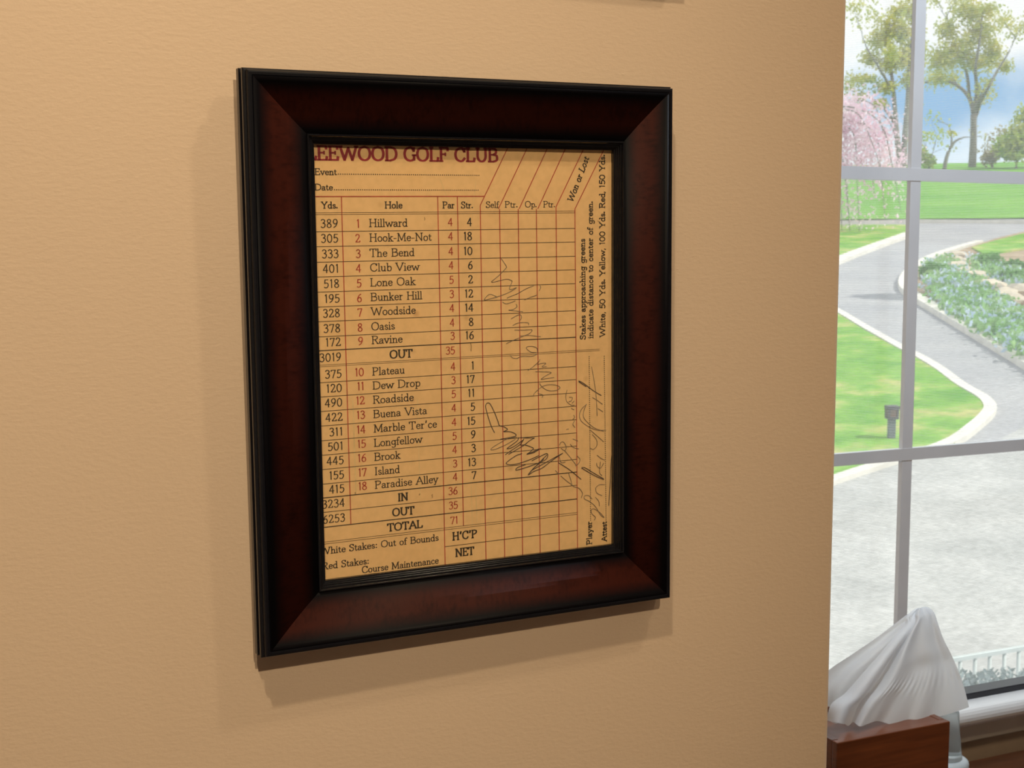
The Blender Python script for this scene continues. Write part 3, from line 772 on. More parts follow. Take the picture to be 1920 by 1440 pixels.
for u0, v0, u1, v1, w in [(136.0, 262, 131.5, 228, .3), (131.2, 136, 131.0, 156, .5), (58.6, 86, 58.4, 140, .7), (97.5, 80, 97.0, 138, .45), (133.0, 62, 132.5, 84, .5), (130.0, 60, 129.6, 90, .4), (118.9, 250, 113.9, 263, .35)]:
    CR = MB(); ribbon(CR, [(u0+(u1-u0)*t/5+random.uniform(-.12, .12), v0+(v1-v0)*t/5) for t in range(6)], w, 0, 0, YI+0.00008)
    CR.build('crease', M_CREASE, card, recalc=False)
for u0, v0, w, h in [(104.8, 79.5, .45, 2.0), (104.0, 240.0, .35, 1.6), (97.0, 82.0, .6, .6), (58.2, 86.5, .6, .8), (216, 238, .4, .7), (131.0, 164, .5, 4.5)]:
    CR = MB(); ribbon(CR, [(u0+random.uniform(-.3, .3), v0+h*t/4) for t in range(5)], w, 0, 0, YI+0.00006)
    CR.build('smudge', M_STAIN, card, recalc=False)

# a second frame higher on the wall: only its shadow reaches into view
f2 = empty('picture_frame')
tag(f2, 'narrow olive brown picture frame hung higher on the wall, above the scorecard frame', 'picture frame')
p = atY(1281, -44, -0.012)
x1_ = p.x; z0_ = p.z
f2.location = (x1_-0.24, -0.0005, z0_)
for a, c in (((0, -0.012, 0), (0.24, 0, 0.02)), ((0, -0.012, 0.28), (0.24, 0, 0.30)), ((0, -0.012, 0.02), (0.02, 0, 0.28)), ((0.22, -0.012, 0.02), (0.24, 0, 0.28))):
    b = MB(); b.box(a, c); b.build('rail', plain('olive_brown_frame_wood', (0.20, 0.14, 0.07), 0.4, 0.15, 60), f2, bevel=0.0015)
b = MB(); b.box((0.02, -0.005, 0.02), (0.22, -0.001, 0.28)); b.build('print', plain('cream_print_paper', (0.6, 0.52, 0.38), 0.7, 0.05, 30), f2)

# ================================================================ desk, tissue box, bottle
DZ = ZO-0.830
desk = empty('desk', (1.2, 0.42, 0)); tag(desk, 'dark brown wooden desk standing under the window', 'desk')
def dpart(name, a, c, bev=0.003):
    mb = MB(); mb.box(Vector(a)-desk.location, Vector(c)-desk.location); return mb.build(name, M_DESK, desk, bevel=bev)
dpart('desktop', (0.44, 0.16, DZ-0.03), (2.0, 0.667, DZ), 0.004)
for x, y in ((0.47, 0.19), (1.92, 0.19), (0.47, 0.59), (1.92, 0.59)): dpart('leg', (x, y, 0), (x+0.05, y+0.05, DZ-0.0302))
dpart('modesty_panel', (0.53, 0.605, DZ-0.35), (1.91, 0.625, DZ-0.0302))

BX0, BX1, BY0, BY1, BZ = 0.7665, 0.934, 0.440, 0.590, ZO-0.655
box = empty('tissue_box', ((BX0+BX1)/2, (BY0+BY1)/2, DZ)); tag(box, 'reddish brown wooden tissue box cover standing on the desk by the window', 'tissue box')
def bpart(name, mb, **k):
    o = mb.build(name, M_BOX, box, **k); return o
L0 = box.location
def lb(mb, a, c): mb.box(Vector(a)-L0, Vector(c)-L0)
th = 0.009
b = MB(); lb(b, (BX0, BY0, DZ), (BX1, BY0+th, BZ)); bpart('front_panel', b, bevel=0.0012)
b = MB(); lb(b, (BX0, BY1-th, DZ), (BX1, BY1, BZ)); bpart('back_panel', b, bevel=0.0012)
b = MB(); lb(b, (BX0, BY0+th, DZ), (BX0+th, BY1-th, BZ)); bpart('side_panel', b, bevel=0.0012)
b = MB(); lb(b, (BX1-th, BY0+th, DZ), (BX1, BY1-th, BZ)); bpart('side_panel', b, bevel=0.0012)
# top panel with an oval opening
b = MB(); n = 48; cx, cy = (BX0+BX1)/2-L0.x, 0.515-L0.y; hx, hy = (BX1-BX0)/2-th, (BY1-BY0)/2-th
outer, inner = [], []
angs = sorted([2*math.pi*k/n for k in range(n-4)] + [math.atan2(sy*hy, sx*hx) % (2*math.pi) for sx in (-1, 1) for sy in (-1, 1)])
for a in angs:
    c_, s_ = math.cos(a), math.sin(a)
    q = min(hx/abs(c_) if abs(c_) > 1e-6 else 9, hy/abs(s_) if abs(s_) > 1e-6 else 9)
    outer.append((c_*q, s_*q)); inner.append((cx+0.055*c_, cy+0.026*s_))
zt_, zb_ = BZ-0.0006-L0.z, BZ-0.007-L0.z
vv = [(x, y, zt_) for x, y in outer]+[(x, y, zt_) for x, y in inner]+[(x, y, zb_) for x, y in outer]+[(x, y, zb_) for x, y in inner]
ff = []
for k in range(n):
    j = (k+1) % n
    ff += [(k, j, n+j, n+k), (2*n+j, 2*n+k, 3*n+k, 3*n+j), (n+k, n+j, 3*n+j, 3*n+k), (k, 2*n+k, 2*n+j, j)]
b.add(vv, ff); bpart('top_panel', b)

# tissue: a front fold and the sheet behind it, drawn from their outlines and bowed in depth
def px_surface(Lc, Rc, bot, depth, nu=60, nv=44):
    L = spline([Vector((a, c, 0)) for a, c in Lc], 8); R = spline([Vector((a, c, 0)) for a, c in Rc], 8)
    def at(P, t):
        i = min(int(t*(len(P)-1)), len(P)-2); f_ = t*(len(P)-1)-i
        return P[i].lerp(P[i+1], f_)
    B = spline([Vector((a, c, 0)) for a, c in bot], 8)
    vv, ff = [], []
    for j in range(nv+1):
        v = j/nv; l, r = at(L, v), at(R, v)
        for i in range(nu+1):
            u = i/nu
            p = l.lerp(r, u)
            if v < 0.35:
                st = L[0].lerp(R[0], u); dv = at(B, u)-st
                p = p + dv*(1-v/0.35)**1.6
            q = atY(p.x, p.y, depth(u, v)); vv.append(q)
    for j in range(nv):
        for i in range(nu):
            a = j*(nu+1)+i; ff.append((a, a+1, a+nu+2, a+nu+1))
    return vv, ff
tis = empty('tissue', (0.86, 0.48, BZ)); tag(tis, 'white paper tissue pulled up out of the wooden box', 'tissue')
def gauss(x, m_, s): return math.exp(-((x-m_)/s)**2)
def d_front(u, v):
    fade = (1-v*0.55)
    folds = -0.011*gauss(u, 0.11, 0.07) + 0.012*gauss(u, 0.25, 0.07) - 0.009*gauss(u, 0.42, 0.09) + 0.004*gauss(u, 0.62, 0.11) + 0.004*gauss(u, 0.88, 0.06) + 0.010*max(0.0, 1-u/0.05)**2
    crimp = 0.0010*math.sin(u*150)*gauss(v, 0.20, 0.045)*(1 if u > 0.42 else 0) + 0.0025*gauss(v, 0.30, 0.05)*gauss(u, 0.75, 0.25) + 0.0015*math.sin(u*46)*gauss(v, 0.0, 0.14)
    return 0.462 + folds*(1-v*0.72) + crimp + 0.045*v**1.3 + 0.014*(u-0.5)**2*4*v + 0.0012*math.sin(u*19+v*9)
FL = [(1553, 1352), (1561, 1322), (1588, 1300), (1618, 1266), (1648, 1232), (1678, 1196), (1699, 1172), (1702, 1158), (1712, 1147), (1724, 1140)]
FR = [(1817, 1326), (1808, 1290), (1797, 1258), (1783, 1226), (1769, 1198), (1759, 1170), (1753, 1152), (1747, 1143), (1739, 1138), (1730, 1138)]
FB = [(1553, 1350), (1566, 1357), (1577, 1353), (1590, 1361), (1600, 1354), (1612, 1362), (1628, 1357), (1645, 1352), (1662, 1356), (1690, 1364), (1712, 1358), (1745, 1348), (1785, 1337), (1817, 1326)]
b = MB(); vv, ff = px_surface(FL, FR, FB, d_front, 110, 60)
b.add([q-tis.location for q in vv], ff, 0, True); b.build('front_sheet', M_TISSUE, tis)
# the sheet's free edge, folded over along the left of the front sheet
EL = [(x-3, y-1) for x, y in FL]
ER = [(x+w, y+6) for (x, y), w in zip(FL, (30, 34, 32, 26, 20, 17, 14, 20, 24, 22))]
b = MB(); vv, ff = px_surface(EL, ER, [EL[0], ER[0]], lambda u, v: d_front(min(1.0, u*0.12), v) - 0.0035 - 0.006*math.sin(math.pi*u)*(1-0.6*v), 14, 50)
b.add([q-tis.location for q in vv], ff, 0, True); b.build('folded_edge', M_TISSUE, tis)
BL = [(1525, 1346), (1527, 1290), (1552, 1258), (1596, 1228), (1640, 1198), (1672, 1174), (1694, 1157), (1706, 1149), (1716, 1143), (1728, 1139)]
BR = [(1655, 1352), (1665, 1320), (1685, 1280), (1705, 1240), (1722, 1205), (1733, 1180), (1740, 1165), (1742, 1152), (1740, 1144), (1734, 1140)]
BB = [(1525, 1346), (1560, 1350), (1600, 1352), (1655, 1352)]
b = MB(); vv, ff = px_surface(BL, BR, BB, lambda u, v: 0.545 - 0.034*v + 0.007*math.sin(u*7+1)*(1-v) - 0.006*gauss(u, 0.35, 0.12), 40, 40)
b.add([q-tis.location for q in vv], ff, 0, True); b.build('back_sheet', M_TISSUE, tis)

# translucent bottle behind the box
bt = empty('plastic_bottle', (1.079, 0.600, DZ)); tag(bt, 'translucent white plastic bottle with tapered neck behind the wooden box', 'bottle')
zc = ZO-0.776-DZ
b = MB(); b.lathe([(0.0, zc+0.062), (0.0150, zc+0.062), (0.0168, zc+0.058), (0.0185, zc+0.030), (0.0225, zc-0.004), (0.0225, zc-0.006), (0.0, zc-0.006)], 40); b.build('neck', M_PLASTIC, bt)
b = MB(); b.lathe([(0.0, zc-0.0062), (0.026, zc-0.0062), (0.0305, zc-0.009), (0.0318, zc-0.013), (0.0305, zc-0.0165), (0.0322, zc-0.019), (0.0322, zc-0.022), (0.0305, zc-0.0245), (0.0325, zc-0.0275), (0.0325, zc-0.031), (0.030, zc-0.033), (0, zc-0.033)], 48); b.build('ribbed_collar', M_COLLAR, bt)
b = MB(); b.lathe([(0.0, zc-0.0332), (0.031, zc-0.0332), (0.0335, zc-0.037), (0.0335, 0.003), (0.031, 0.0), (0.0, 0.0)], 40); b.build('body', M_COLLAR, bt)

# ================================================================ outdoors
G = Vector((math.sin(math.radians(42.4)), math.cos(math.radians(42.4)), 0))   # away from the house, uphill
S = Vector((G.y, -G.x, 0))
KN = [(0, -4.0), (50, 1.0), (96, 6.2), (150, 6.9), (260, 7.0)]
def hz(t):
    if t <= 0: return EYE.z-4.0
    for (a, za), (c, zc_) in zip(KN, KN[1:]):
        if t <= c: return EYE.z + za+(zc_-za)*(t-a)/(c-a)
    return EYE.z+7.0
def ts(t, s, dz=0):
    p = Vector((EYE.x, EYE.y, 0)) + G*t + S*s
    return Vector((p.x, p.y, hz(t)+dz))
def ground(px, py, dz=0.0):
    d = ray(px, py); lo = 2.0; k = lo
    dh = Vector((d.x, d.y, 0)).dot(G)
    def above(k): return EYE.z+d.z*k - (hz(dh*k)+dz)
    while k < 300 and above(k) > 0: k *= 1.02
    a, c = k/1.02, k
    for _ in range(30):
        mm = (a+c)/2
        if above(mm) > 0: a = mm
        else: c = mm
    return EYE + d*c

def mat_ground(name, stops, scale, fine=None, rough=0.9):
    t = NT(name).set(Roughness=rough, Specular_IOR_Level=0.1)
    f = t.noise(scale, t.coord(), 6, 0.65)
    c = t.ramp(f, stops)
    if fine:
        g = t.noise(fine, t.coord(), 3, 0.7)
        k = t.ramp(g, [(0.3, (0.78, 0.78, 0.78)), (0.7, (1.12, 1.12, 1.12))])
        mx = t.n('ShaderNodeMix', data_type='RGBA', blend_type='MULTIPLY'); mx.inputs['Factor'].default_value = 1
        t.l(c, mx.inputs['A']); t.l(k, mx.inputs['B']); c = mx.outputs['Result']
    t.base(c); return t.m
M_ASPH = mat_ground('pale_asphalt', [(0.3, (0.36, 0.37, 0.40)), (0.7, (0.45, 0.455, 0.47))], 0.5, 14)
M_GRAVEL = mat_ground('pale_gravel', [(0.3, (0.40, 0.41, 0.405)), (0.7, (0.56, 0.565, 0.555))], 1.3, 16)
M_GRASS = mat_ground('bright_lawn_grass', [(0.34, (0.11, 0.31, 0.035)), (0.50, (0.21, 0.42, 0.06)), (0.64, (0.46, 0.47, 0.17))], 1.1, 9)
M_HILL = mat_ground('hill_grass', [(0.3, (0.12, 0.32, 0.04)), (0.7, (0.21, 0.42, 0.07))], 0.25, 3)
M_KERB = plain('pale_stone_kerb', (0.72, 0.70, 0.64), 0.9, 0.12, 3)
M_SOIL = mat_ground('pale_brown_soil', [(0.3, (0.30, 0.22, 0.14)), (0.7, (0.48, 0.38, 0.27))], 1.5, 8)
M_ROCK = plain('pale_field_stone', (0.60, 0.53, 0.42), 0.9, 0.2, 4)

b = MB(); nt_, ns_ = 40, 24
for j in range(nt_+1):
    for i in range(ns_+1):
        b.v.append(tuple(ts(-2+55.5*j/nt_, -40+80*i/ns_)))
for j in range(nt_):
    for i in range(ns_):
        a = j*(ns_+1)+i; b.f.append([a, a+1, a+ns_+2, a+ns_+1]); b.mi.append(0); b.sm.append(True); b.uv.append(None)
struct(b.build('driveway', M_ASPH))
b = MB(); nt_, ns_ = 40, 24
for j in range(nt_+1):
    for i in range(ns_+1):
        b.v.append(tuple(ts(52.2+148*j/nt_, -70+140*i/ns_, 0.05)))
for j in range(nt_):
    for i in range(ns_):
        a = j*(ns_+1)+i; b.f.append([a, a+1, a+ns_+2, a+ns_+1]); b.mi.append(0); b.sm.append(True); b.uv.append(None)
struct(b.build('hillside', M_HILL))
def patch(name, pxs, mat, dz):
    pts = [ground(x, y, dz) for x, y in pxs]
    bm = bmesh.new(); vs_ = [bm.verts.new(p) for p in pts]; low = [bm.verts.new(p-Vector((0, 0, dz+0.05))) for p in pts]
    bm.faces.new(vs_)
    for i in range(len(vs_)):
        j = (i+1) % len(vs_); bm.faces.new((vs_[i], vs_[j], low[j], low[i]))
    bmesh.ops.recalc_face_normals(bm, faces=bm.faces); bmesh.ops.triangulate(bm, faces=bm.faces)
    me = bpy.data.meshes.new(name); bm.to_mesh(me); bm.free(); me.materials.append(mat)
    o = bpy.data.objects.new(name, me); COL.objects.link(o); return struct(o)
def strip(name, pxs, w, h, mat):
    P = spline([ground(x, y, 0) for x, y in pxs], 5); vv, ff = [], []
    for i, p in enumerate(P):
        d = (P[min(i+1, len(P)-1)]-P[max(i-1, 0)]); d.z = 0; d.normalize(); nn = Vector((-d.y, d.x, 0))*w/2
        for q, z in ((p-nn, -0.05), (p-nn, h), (p+nn, h), (p+nn, -0.05)): vv.append(q+Vector((0, 0, z)))
    for i in range(len(P)-1):
        for k in range(3): ff.append((i*4+k, i*4+k+1, i*4+k+5, i*4+k+4))
    mb = MB(); mb.add(vv, ff); return struct(mb.build(name, mat))
# gravel court in the foreground
patch('gravel_court', [(1350, 1000), (1570, 906), (1640, 882), (1700, 866), (1760, 845), (1825, 850), (1920, 800), (2080, 760), (2350, 1000), (2300, 1440), (1350, 1440)], M_GRAVEL, 0.02)
WEDGE = [(1400, 560), (1500, 560), (1572, 588), (1620, 618), (1690, 657), (1720, 672), (1760, 696), (1800, 726), (1845, 752), (1856, 768), (1850, 782), (1824, 804), (1790, 830), (1740, 847), (1690, 858), (1640, 873), (1568, 896), (1500, 918), (1350, 980)]
patch('lawn_wedge', WEDGE, M_GRASS, 0.06)
strip('kerb', [(1480, 536), (1572, 588), (1620, 617), (1690, 657), (1720, 672), (1760, 696), (1800, 726), (1842, 751), (1856, 768), (1850, 783), (1826, 805), (1790, 831), (1740, 851), (1690, 865), (1640, 881), (1568, 905), (1480, 936)], 0.17, 0.07, M_KERB)
patch('lawn_verge', [(1400, 421), (1700, 421), (1704, 440), (1690, 446), (1640, 464), (1575, 489), (1400, 560)], M_GRASS, 0.06)
strip('kerb', [(1400, 562), (1575, 490), (1640, 465), (1690, 447), (1706, 441)], 0.42, 0.10, M_KERB)
strip('kerb', [(1400, 420), (1580, 419), (1700, 417), (1800, 417), (1920, 418), (2100, 421)], 0.9, 0.10, M_KERB)
ISL = [(2200, 400), (1960, 428), (1920, 434), (1870, 446), (1820, 462), (1770, 479), (1735, 494), (1710, 512), (1697, 532), (1700, 548), (1722, 564), (1755, 584), (1800, 612), (1850, 642), (1920, 684), (2060, 770), (2300, 740)]
patch('flower_bed', ISL, M_SOIL, 0.07)
patch('lawn_island', [(2150, 410), (1960, 432), (1920, 437), (1872, 449), (1822, 463), (1842, 474), (1880, 472), (1920, 466), (2150, 450)], M_GRASS, 0.12)
strip('kerb', [(1836, 458), (1815, 464), (1770, 478), (1735, 493), (1708, 512), (1695, 532), (1700, 549), (1722, 565), (1755, 585), (1800, 612), (1850, 642), (1920, 684), (2040, 758)], 0.26, 0.12, M_KERB)

# ---- foliage helpers
def leaf_mat(name, cols, tr=0.35):
    t = NT(name)
    oi = t.n('ShaderNodeTexCoord'); f = t.noise(1.3, oi.outputs['Object'], 3)
    c = t.ramp(f, [(0.3, cols[0]), (0.5, cols[1]), (0.7, cols[2])])
    t.base(c); t.set(Roughness=0.8, Specular_IOR_Level=0.1)
    tl = t.n('ShaderNodeBsdfTranslucent'); t.l(c, tl.inputs['Color'])
    mx = t.n('ShaderNodeMixShader'); mx.inputs[0].default_value = tr
    t.l(t.bs.outputs[0], mx.inputs[1]); t.l(tl.outputs[0], mx.inputs[2]); t.l(mx.outputs[0], t.out.inputs['Surface'])
    return t.m
M_LEAF = leaf_mat('spring_leaves', [(0.40, 0.48, 0.10), (0.58, 0.57, 0.12), (0.76, 0.66, 0.16)])
M_LEAF2 = leaf_mat('yellow_green_leaves', [(0.30, 0.46, 0.10), (0.50, 0.56, 0.13), (0.68, 0.62, 0.2)])
M_PINK = leaf_mat('pink_blossom', [(0.76, 0.48, 0.62), (0.88, 0.68, 0.78), (0.94, 0.85, 0.88)])
M_BLUEF = leaf_mat('blue_flowers', [(0.46, 0.60, 0.80), (0.62, 0.74, 0.90), (0.74, 0.84, 0.95)])
M_GREENF = leaf_mat('bed_greenery', [(0.20, 0.42, 0.13), (0.30, 0.54, 0.20), (0.42, 0.60, 0.28)])
M_SILVER = leaf_mat('silvery_needles', [(0.16, 0.22, 0.20), (0.32, 0.40, 0.42), (0.50, 0.58, 0.64)])
M_DKGREEN = leaf_mat('dark_shrub_leaves', [(0.10, 0.26, 0.05), (0.16, 0.36, 0.08), (0.24, 0.44, 0.12)])
M_BARK = plain('grey_bark', (0.20, 0.18, 0.15), 0.9, 0.25, 3)
def leaf(mb, p, s, mi=0):
    a = Vector((random.gauss(0, 1), random.gauss(0, 1), random.gauss(0, 1))).normalized()
    c = a.orthogonal().normalized(); d = a.cross(c)
    l, w = s*random.uniform(0.7, 1.3), s*random.uniform(0.35, 0.6)
    mb.add([p-c*l*0.5, p+d*w*0.5, p+c*l*0.5, p-d*w*0.5], [(0, 1, 2, 3)], mi)
def blob(mb, c, r, n, s, mi=0):
    for _ in range(n):
        while True:
            q = Vector((random.uniform(-1, 1), random.uniform(-1, 1), random.uniform(-1, 1)))
            if 0.12 < q.length < 1: break
        leaf(mb, Vector(c)+Vector((q.x*r[0], q.y*r[1], q.z*r[2])), s, mi)
def view_axes(p):
    d = (p-EYE); d.z = 0; d.normalize(); return Vector((d.y, -d.x, 0)), d
def branchy(mb, p0, p1, r0, r1, depth, tips, wob=0.10):
    n = 5; L = (p1-p0).length; pts = []
    for i in range(n+1):
        t = i/n
        pts.append(p0.lerp(p1, t) + Vector((random.gauss(0, 1), random.gauss(0, 1), random.gauss(0, .5)))*L*wob*0.35*(t*(1.3-t)))
    mb.tube(pts, [r0+(r1-r0)*i/n for i in range(n+1)], 6)
    tips.append(pts[-1])
    if depth > 0:
        for _ in range(random.choice((3, 4))):
            k = random.randint(2, n); q = pts[k]
            d = (p1-p0).normalized() + Vector((random.gauss(0, .7), random.gauss(0, .7), random.gauss(0.15, .45)))
            branchy(mb, q, q+d.normalized()*L*random.uniform(.45, .7), (r0+(r1-r0)*k/n)*0.6, r1*0.5, depth-1, tips, wob)

def make_tree(label, base_px, limbs, crowns, leaf_m, n_leaf, s_leaf, r0, depth_off=0.0, name='tree', group=None, cat='tree', extra=2):
    """limbs: polylines of (px, py, dDepth, radius scale); crowns: (px, py, rx px, ry px) clusters, all standing at the trunk's distance."""
    base = ground(*base_px); rt, fw = view_axes(base); dist = (base-EYE).dot(FWD); k = dist/FPX
    o = empty(name, base); tag(o, label, cat, group)
    def at(px, py, dd=0.0):
        d = ray(px, py); return EYE + d*(dist+dd) - base
    mb = MB(); tips = []
    for lm in limbs:
        P = spline([at(x, y, dd) for x, y, dd, r in lm], 4); rr = [q[3] for q in lm]
        rads = [r0*(rr[min(int(i/(len(P)-1)*(len(rr)-1)), len(rr)-2)]*(1-((i/(len(P)-1)*(len(rr)-1)) % 1)) + rr[min(int(i/(len(P)-1)*(len(rr)-1))+1, len(rr)-1)]*((i/(len(P)-1)*(len(rr)-1)) % 1)) for i in range(len(P))]
        mb.tube(P, rads, 7)
        for _ in range(extra):
            i = random.randint(len(P)//2, len(P)-1)
            d = (P[i]-P[max(0, i-2)]).normalized()+Vector((random.gauss(0, .6), random.gauss(0, .6), random.gauss(.2, .4)))
            branchy(mb, P[i], P[i]+d.normalized()*dist*0.018*random.uniform(.6, 1.3), rads[i]*.6, 0.012*dist/60, 1, tips)
    mb.build('trunk', M_BARK, o)
    lf = MB(); tot = sum(c[2]*c[3] for c in crowns)
    for cxp, cyp, rx, ry in crowns:
        c = at(cxp, cyp); nn = int(n_leaf*rx*ry/tot)
        for _ in range(nn):
            while True:
                q = Vector((random.uniform(-1, 1), random.uniform(-1, 1), random.uniform(-1, 1)))
                if q.length < 1: break
            q = q*(0.35+0.65*random.random())
            p = c + rt*q.x*rx*k + Vector((0, 0, 1))*q.z*ry*k + fw*q.y*rx*k
            leaf(lf, p, s_leaf)
    for tpt in tips:
        for _ in range(int(n_leaf*0.05/max(1, len(tips)/6))):
            leaf(lf, tpt+Vector((random.gauss(0, .35), random.gauss(0, .35), random.gauss(0, .3)))*dist/90, s_leaf)
    lf.build('foliage', leaf_m, o)
    return o
make_tree('tall spring tree with one forked trunk behind the right-hand panes', (1823, 315),
    [[(1823, 315, 0, 1.0), (1825, 270, 0, .8), (1826, 215, 0, .72)], [(1826, 215, 0, .6), (1818, 185, 1, .5), (1795, 160, 2, .38), (1760, 148, 3, .25), (1735, 155, 3, .12)], [(1826, 213, 0, .6), (1832, 170, 0, .45), (1829, 130, -1, .36), (1838, 70, -1, .25), (1842, 20, 0, .1)],
     [(1828, 205, 0, .5), (1850, 170, -2, .36), (1866, 140, -2, .28), (1893, 95, -2, .16), (1903, 70, -2, .06)], [(1818, 185, 1, .45), (1812, 135, 1, .36), (1790, 80, 2, .26), (1775, 30, 2, .12)]],
    [(1800, 95, 42, 42), (1838, 60, 40, 42), (1765, 110, 36, 38), (1862, 100, 28, 36), (1830, 118, 38, 24), (1775, 55, 30, 30), (1815, 20, 44, 26), (1885, 125, 20, 18), (1850, 20, 30, 20), (1760, 150, 24, 12)],
    M_LEAF, 6500, 0.25, 0.27, group='spring trees on the hill')
make_tree('spring tree with twin leaning trunks behind the left-hand panes', (1692, 338),
    [[(1690, 338, 0, 1.0), (1686, 290, 0, .8), (1680, 235, 0, .6), (1676, 175, 0, .45), (1668, 110, 0, .25), (1660, 60, 0, .1)], [(1692, 338, 0, 1.0), (1697, 260, 0, .7), (1702, 190, 0, .55), (1706, 110, 0, .35), (1712, 40, 0, .12)], [(1680, 235, 0, .4), (1655, 200, 1, .3), (1625, 180, 1, .18), (1600, 172, 1, .06)], [(1676, 175, 0, .35), (1650, 130, -1, .25), (1625, 90, -1, .1)]],
    [(1650, 75, 34, 30), (1688, 60, 32, 34), (1632, 110, 26, 22), (1668, 120, 32, 26), (1625, 148, 34, 12), (1660, 165, 34, 18), (1612, 185, 20, 14), (1650, 195, 22, 14), (1695, 110, 26, 30), (1705, 150, 24, 22), (1690, 20, 30, 18), (1725, 100, 20, 50), (1718, 30, 24, 30)],
    M_LEAF, 5200, 0.24, 0.25, group='spring trees on the hill')
make_tree('small bare leaning tree left of the tall forked trunk', (1770, 322), [[(1770, 322, 0, 1.0), (1776, 292, 0, .8), (1788, 268, 0, .6), (1806, 258, 0, .3), (1822, 257, 0, .1)], [(1784, 276, 0, .5), (1784, 255, 0, .3), (1779, 235, 0, .12)]], [(1785, 250, 14, 8)], M_LEAF, 60, 0.25, 0.14, extra=1)
def shrub(label, base_px, crowns, lm, n, s, group=None, name='shrub'):
    return make_tree(label, base_px, [[(base_px[0], base_px[1], 0, 1.0), (base_px[0]+1, base_px[1]-8, 0, .5), (base_px[0]+2, base_px[1]-16, 0, .2)]], crowns, lm, n, s, 0.10, name=name, group=group, cat='shrub', extra=2)
shrub('large yellow green bush on the hill at the right edge', (1905, 318), [(1905, 255, 34, 40), (1880, 275, 26, 28), (1925, 220, 30, 34), (1900, 292, 34, 18), (1945, 260, 40, 50)], M_LEAF2, 1800, 0.34, 'bushes on the hill')
shrub('small yellow green bush on the hill beside the bare tree', (1741, 322), [(1741, 302, 16, 18), (1728, 292, 12, 24)], M_LEAF2, 500, 0.3, 'bushes on the hill')
shrub('low brownish bush on the hill right of the tall trunk', (1860, 316), [(1856, 296, 20, 18), (1872, 284, 14, 16)], leaf_mat('brownish_twigs', [(0.36, 0.28, 0.2), (0.46, 0.4, 0.24), (0.52, 0.46, 0.3)]), 420, 0.3, 'bushes on the hill')

# weeping cherry at the left, its trunk out of sight behind the wall
base = ground(1520, 440); rt, fw = view_axes(base); dist = (base-EYE).dot(FWD); k = dist/FPX
ch = empty('weeping_cherry', base); tag(ch, 'weeping cherry tree in pink blossom at the left of the window', 'tree')
def cat_(px, py, dd=0): return EYE+ray(px, py)*(dist+dd)-base
mb = MB(); mb.tube([cat_(1520, 441), cat_(1524, 360), cat_(1540, 270), cat_(1565, 210)], [0.28, 0.22, 0.16, 0.08], 8)
fl = MB()
STR = [(1600, 190, 1640, 200, 1672, 330), (1590, 200, 1650, 230, 1690, 400), (1560, 230, 1600, 250, 1612, 440), (1560, 250, 1580, 300, 1596, 470), (1580, 220, 1640, 250, 1660, 410), (1600, 210, 1625, 250, 1640, 370), (1550, 210, 1585, 240, 1590, 400), (1590, 205, 1660, 220, 1702, 345), (1555, 240, 1574, 330, 1580, 480), (1570, 205, 1610, 215, 1655, 330)]
for x0, y0, x1_, y1_, x2, y2 in STR:
    dd = random.uniform(-1.2, 1.2)
    P = spline([cat_(1560, 215), cat_(x0, y0, dd*.5), cat_(x1_, y1_, dd), cat_((x1_*0.4+x2*0.6), (y1_+y2)/2, dd), cat_(x2, y2, dd)], 8)
    mb.tube(P, [0.028*(1-i/len(P))+0.008 for i in range(len(P))], 5)
    for i, p in enumerate(P[6:]):
        yy = i/len(P)
        for _ in range(int(16*(1-yy*0.75))): leaf(fl, p+Vector((random.gauss(0, .3), random.gauss(0, .3), random.gauss(0, .28))), 0.15)
for cxp, cyp, rx, ry, n in [(1610, 250, 36, 52, 420), (1590, 215, 24, 36, 200), (1640, 270, 34, 36, 260), (1668, 300, 28, 24, 160), (1600, 305, 40, 20, 240), (1650, 318, 40, 12, 150), (1560, 260, 30, 60, 200)]:
    c = cat_(cxp, cyp); rr = rx*k
    blob(fl, c, (rr, rr, ry*k), n, 0.17)
mb.build('trunk', M_BARK, ch); fl.build('blossom', M_PINK, ch)

# flower bed: flowers and greenery, stones, tufts
fb = MB(); gb = MB()
def inside(poly, x, y):
    c = False; n = len(poly)
    for i in range(n):
        x0, y0 = poly[i]; x1_, y1_ = poly[i-1]
        if (y0 > y) != (y1_ > y) and x < (x1_-x0)*(y-y0)/(y1_-y0)+x0: c = not c
    return c
BAND = [(1735, 500), (1775, 490), (1800, 505), (1830, 530), (1860, 556), (1900, 590), (1990, 640), (1990, 715), (1920, 672), (1850, 632), (1800, 602), (1755, 572), (1740, 535)]
BAND2 = [(1815, 490), (1845, 495), (1920, 520), (1920, 545), (1870, 540), (1830, 515)]
for poly, n in ((BAND, 4600), (BAND2, 700)):
    xs = [p[0] for p in poly]; ys = [p[1] for p in poly]; c = 0
    while c < n:
        x, y = random.uniform(min(xs), max(xs)), random.uniform(min(ys), max(ys))
        if not inside(poly, x, y): continue
        c += 1
        p = ground(x, y, 0.08)
        blue = random.random() < 0.5 and math.sin(x*0.11+y*0.17)+math.sin(x*0.05-y*0.23) > -0.6
        for _ in range(2): leaf(fb if blue else gb, p+Vector((random.gauss(0, .1), random.gauss(0, .1), random.uniform(.02, .25))), 0.13 if blue else 0.16)
tag(gb.build('bed_greenery', M_GREENF), 'low green foliage covering the kerbed flower bed', 'plants', kind='stuff')
tag(fb.build('blue_flowers', M_BLUEF), 'pale blue flowers spread through the kerbed bed', 'flowers', kind='stuff')
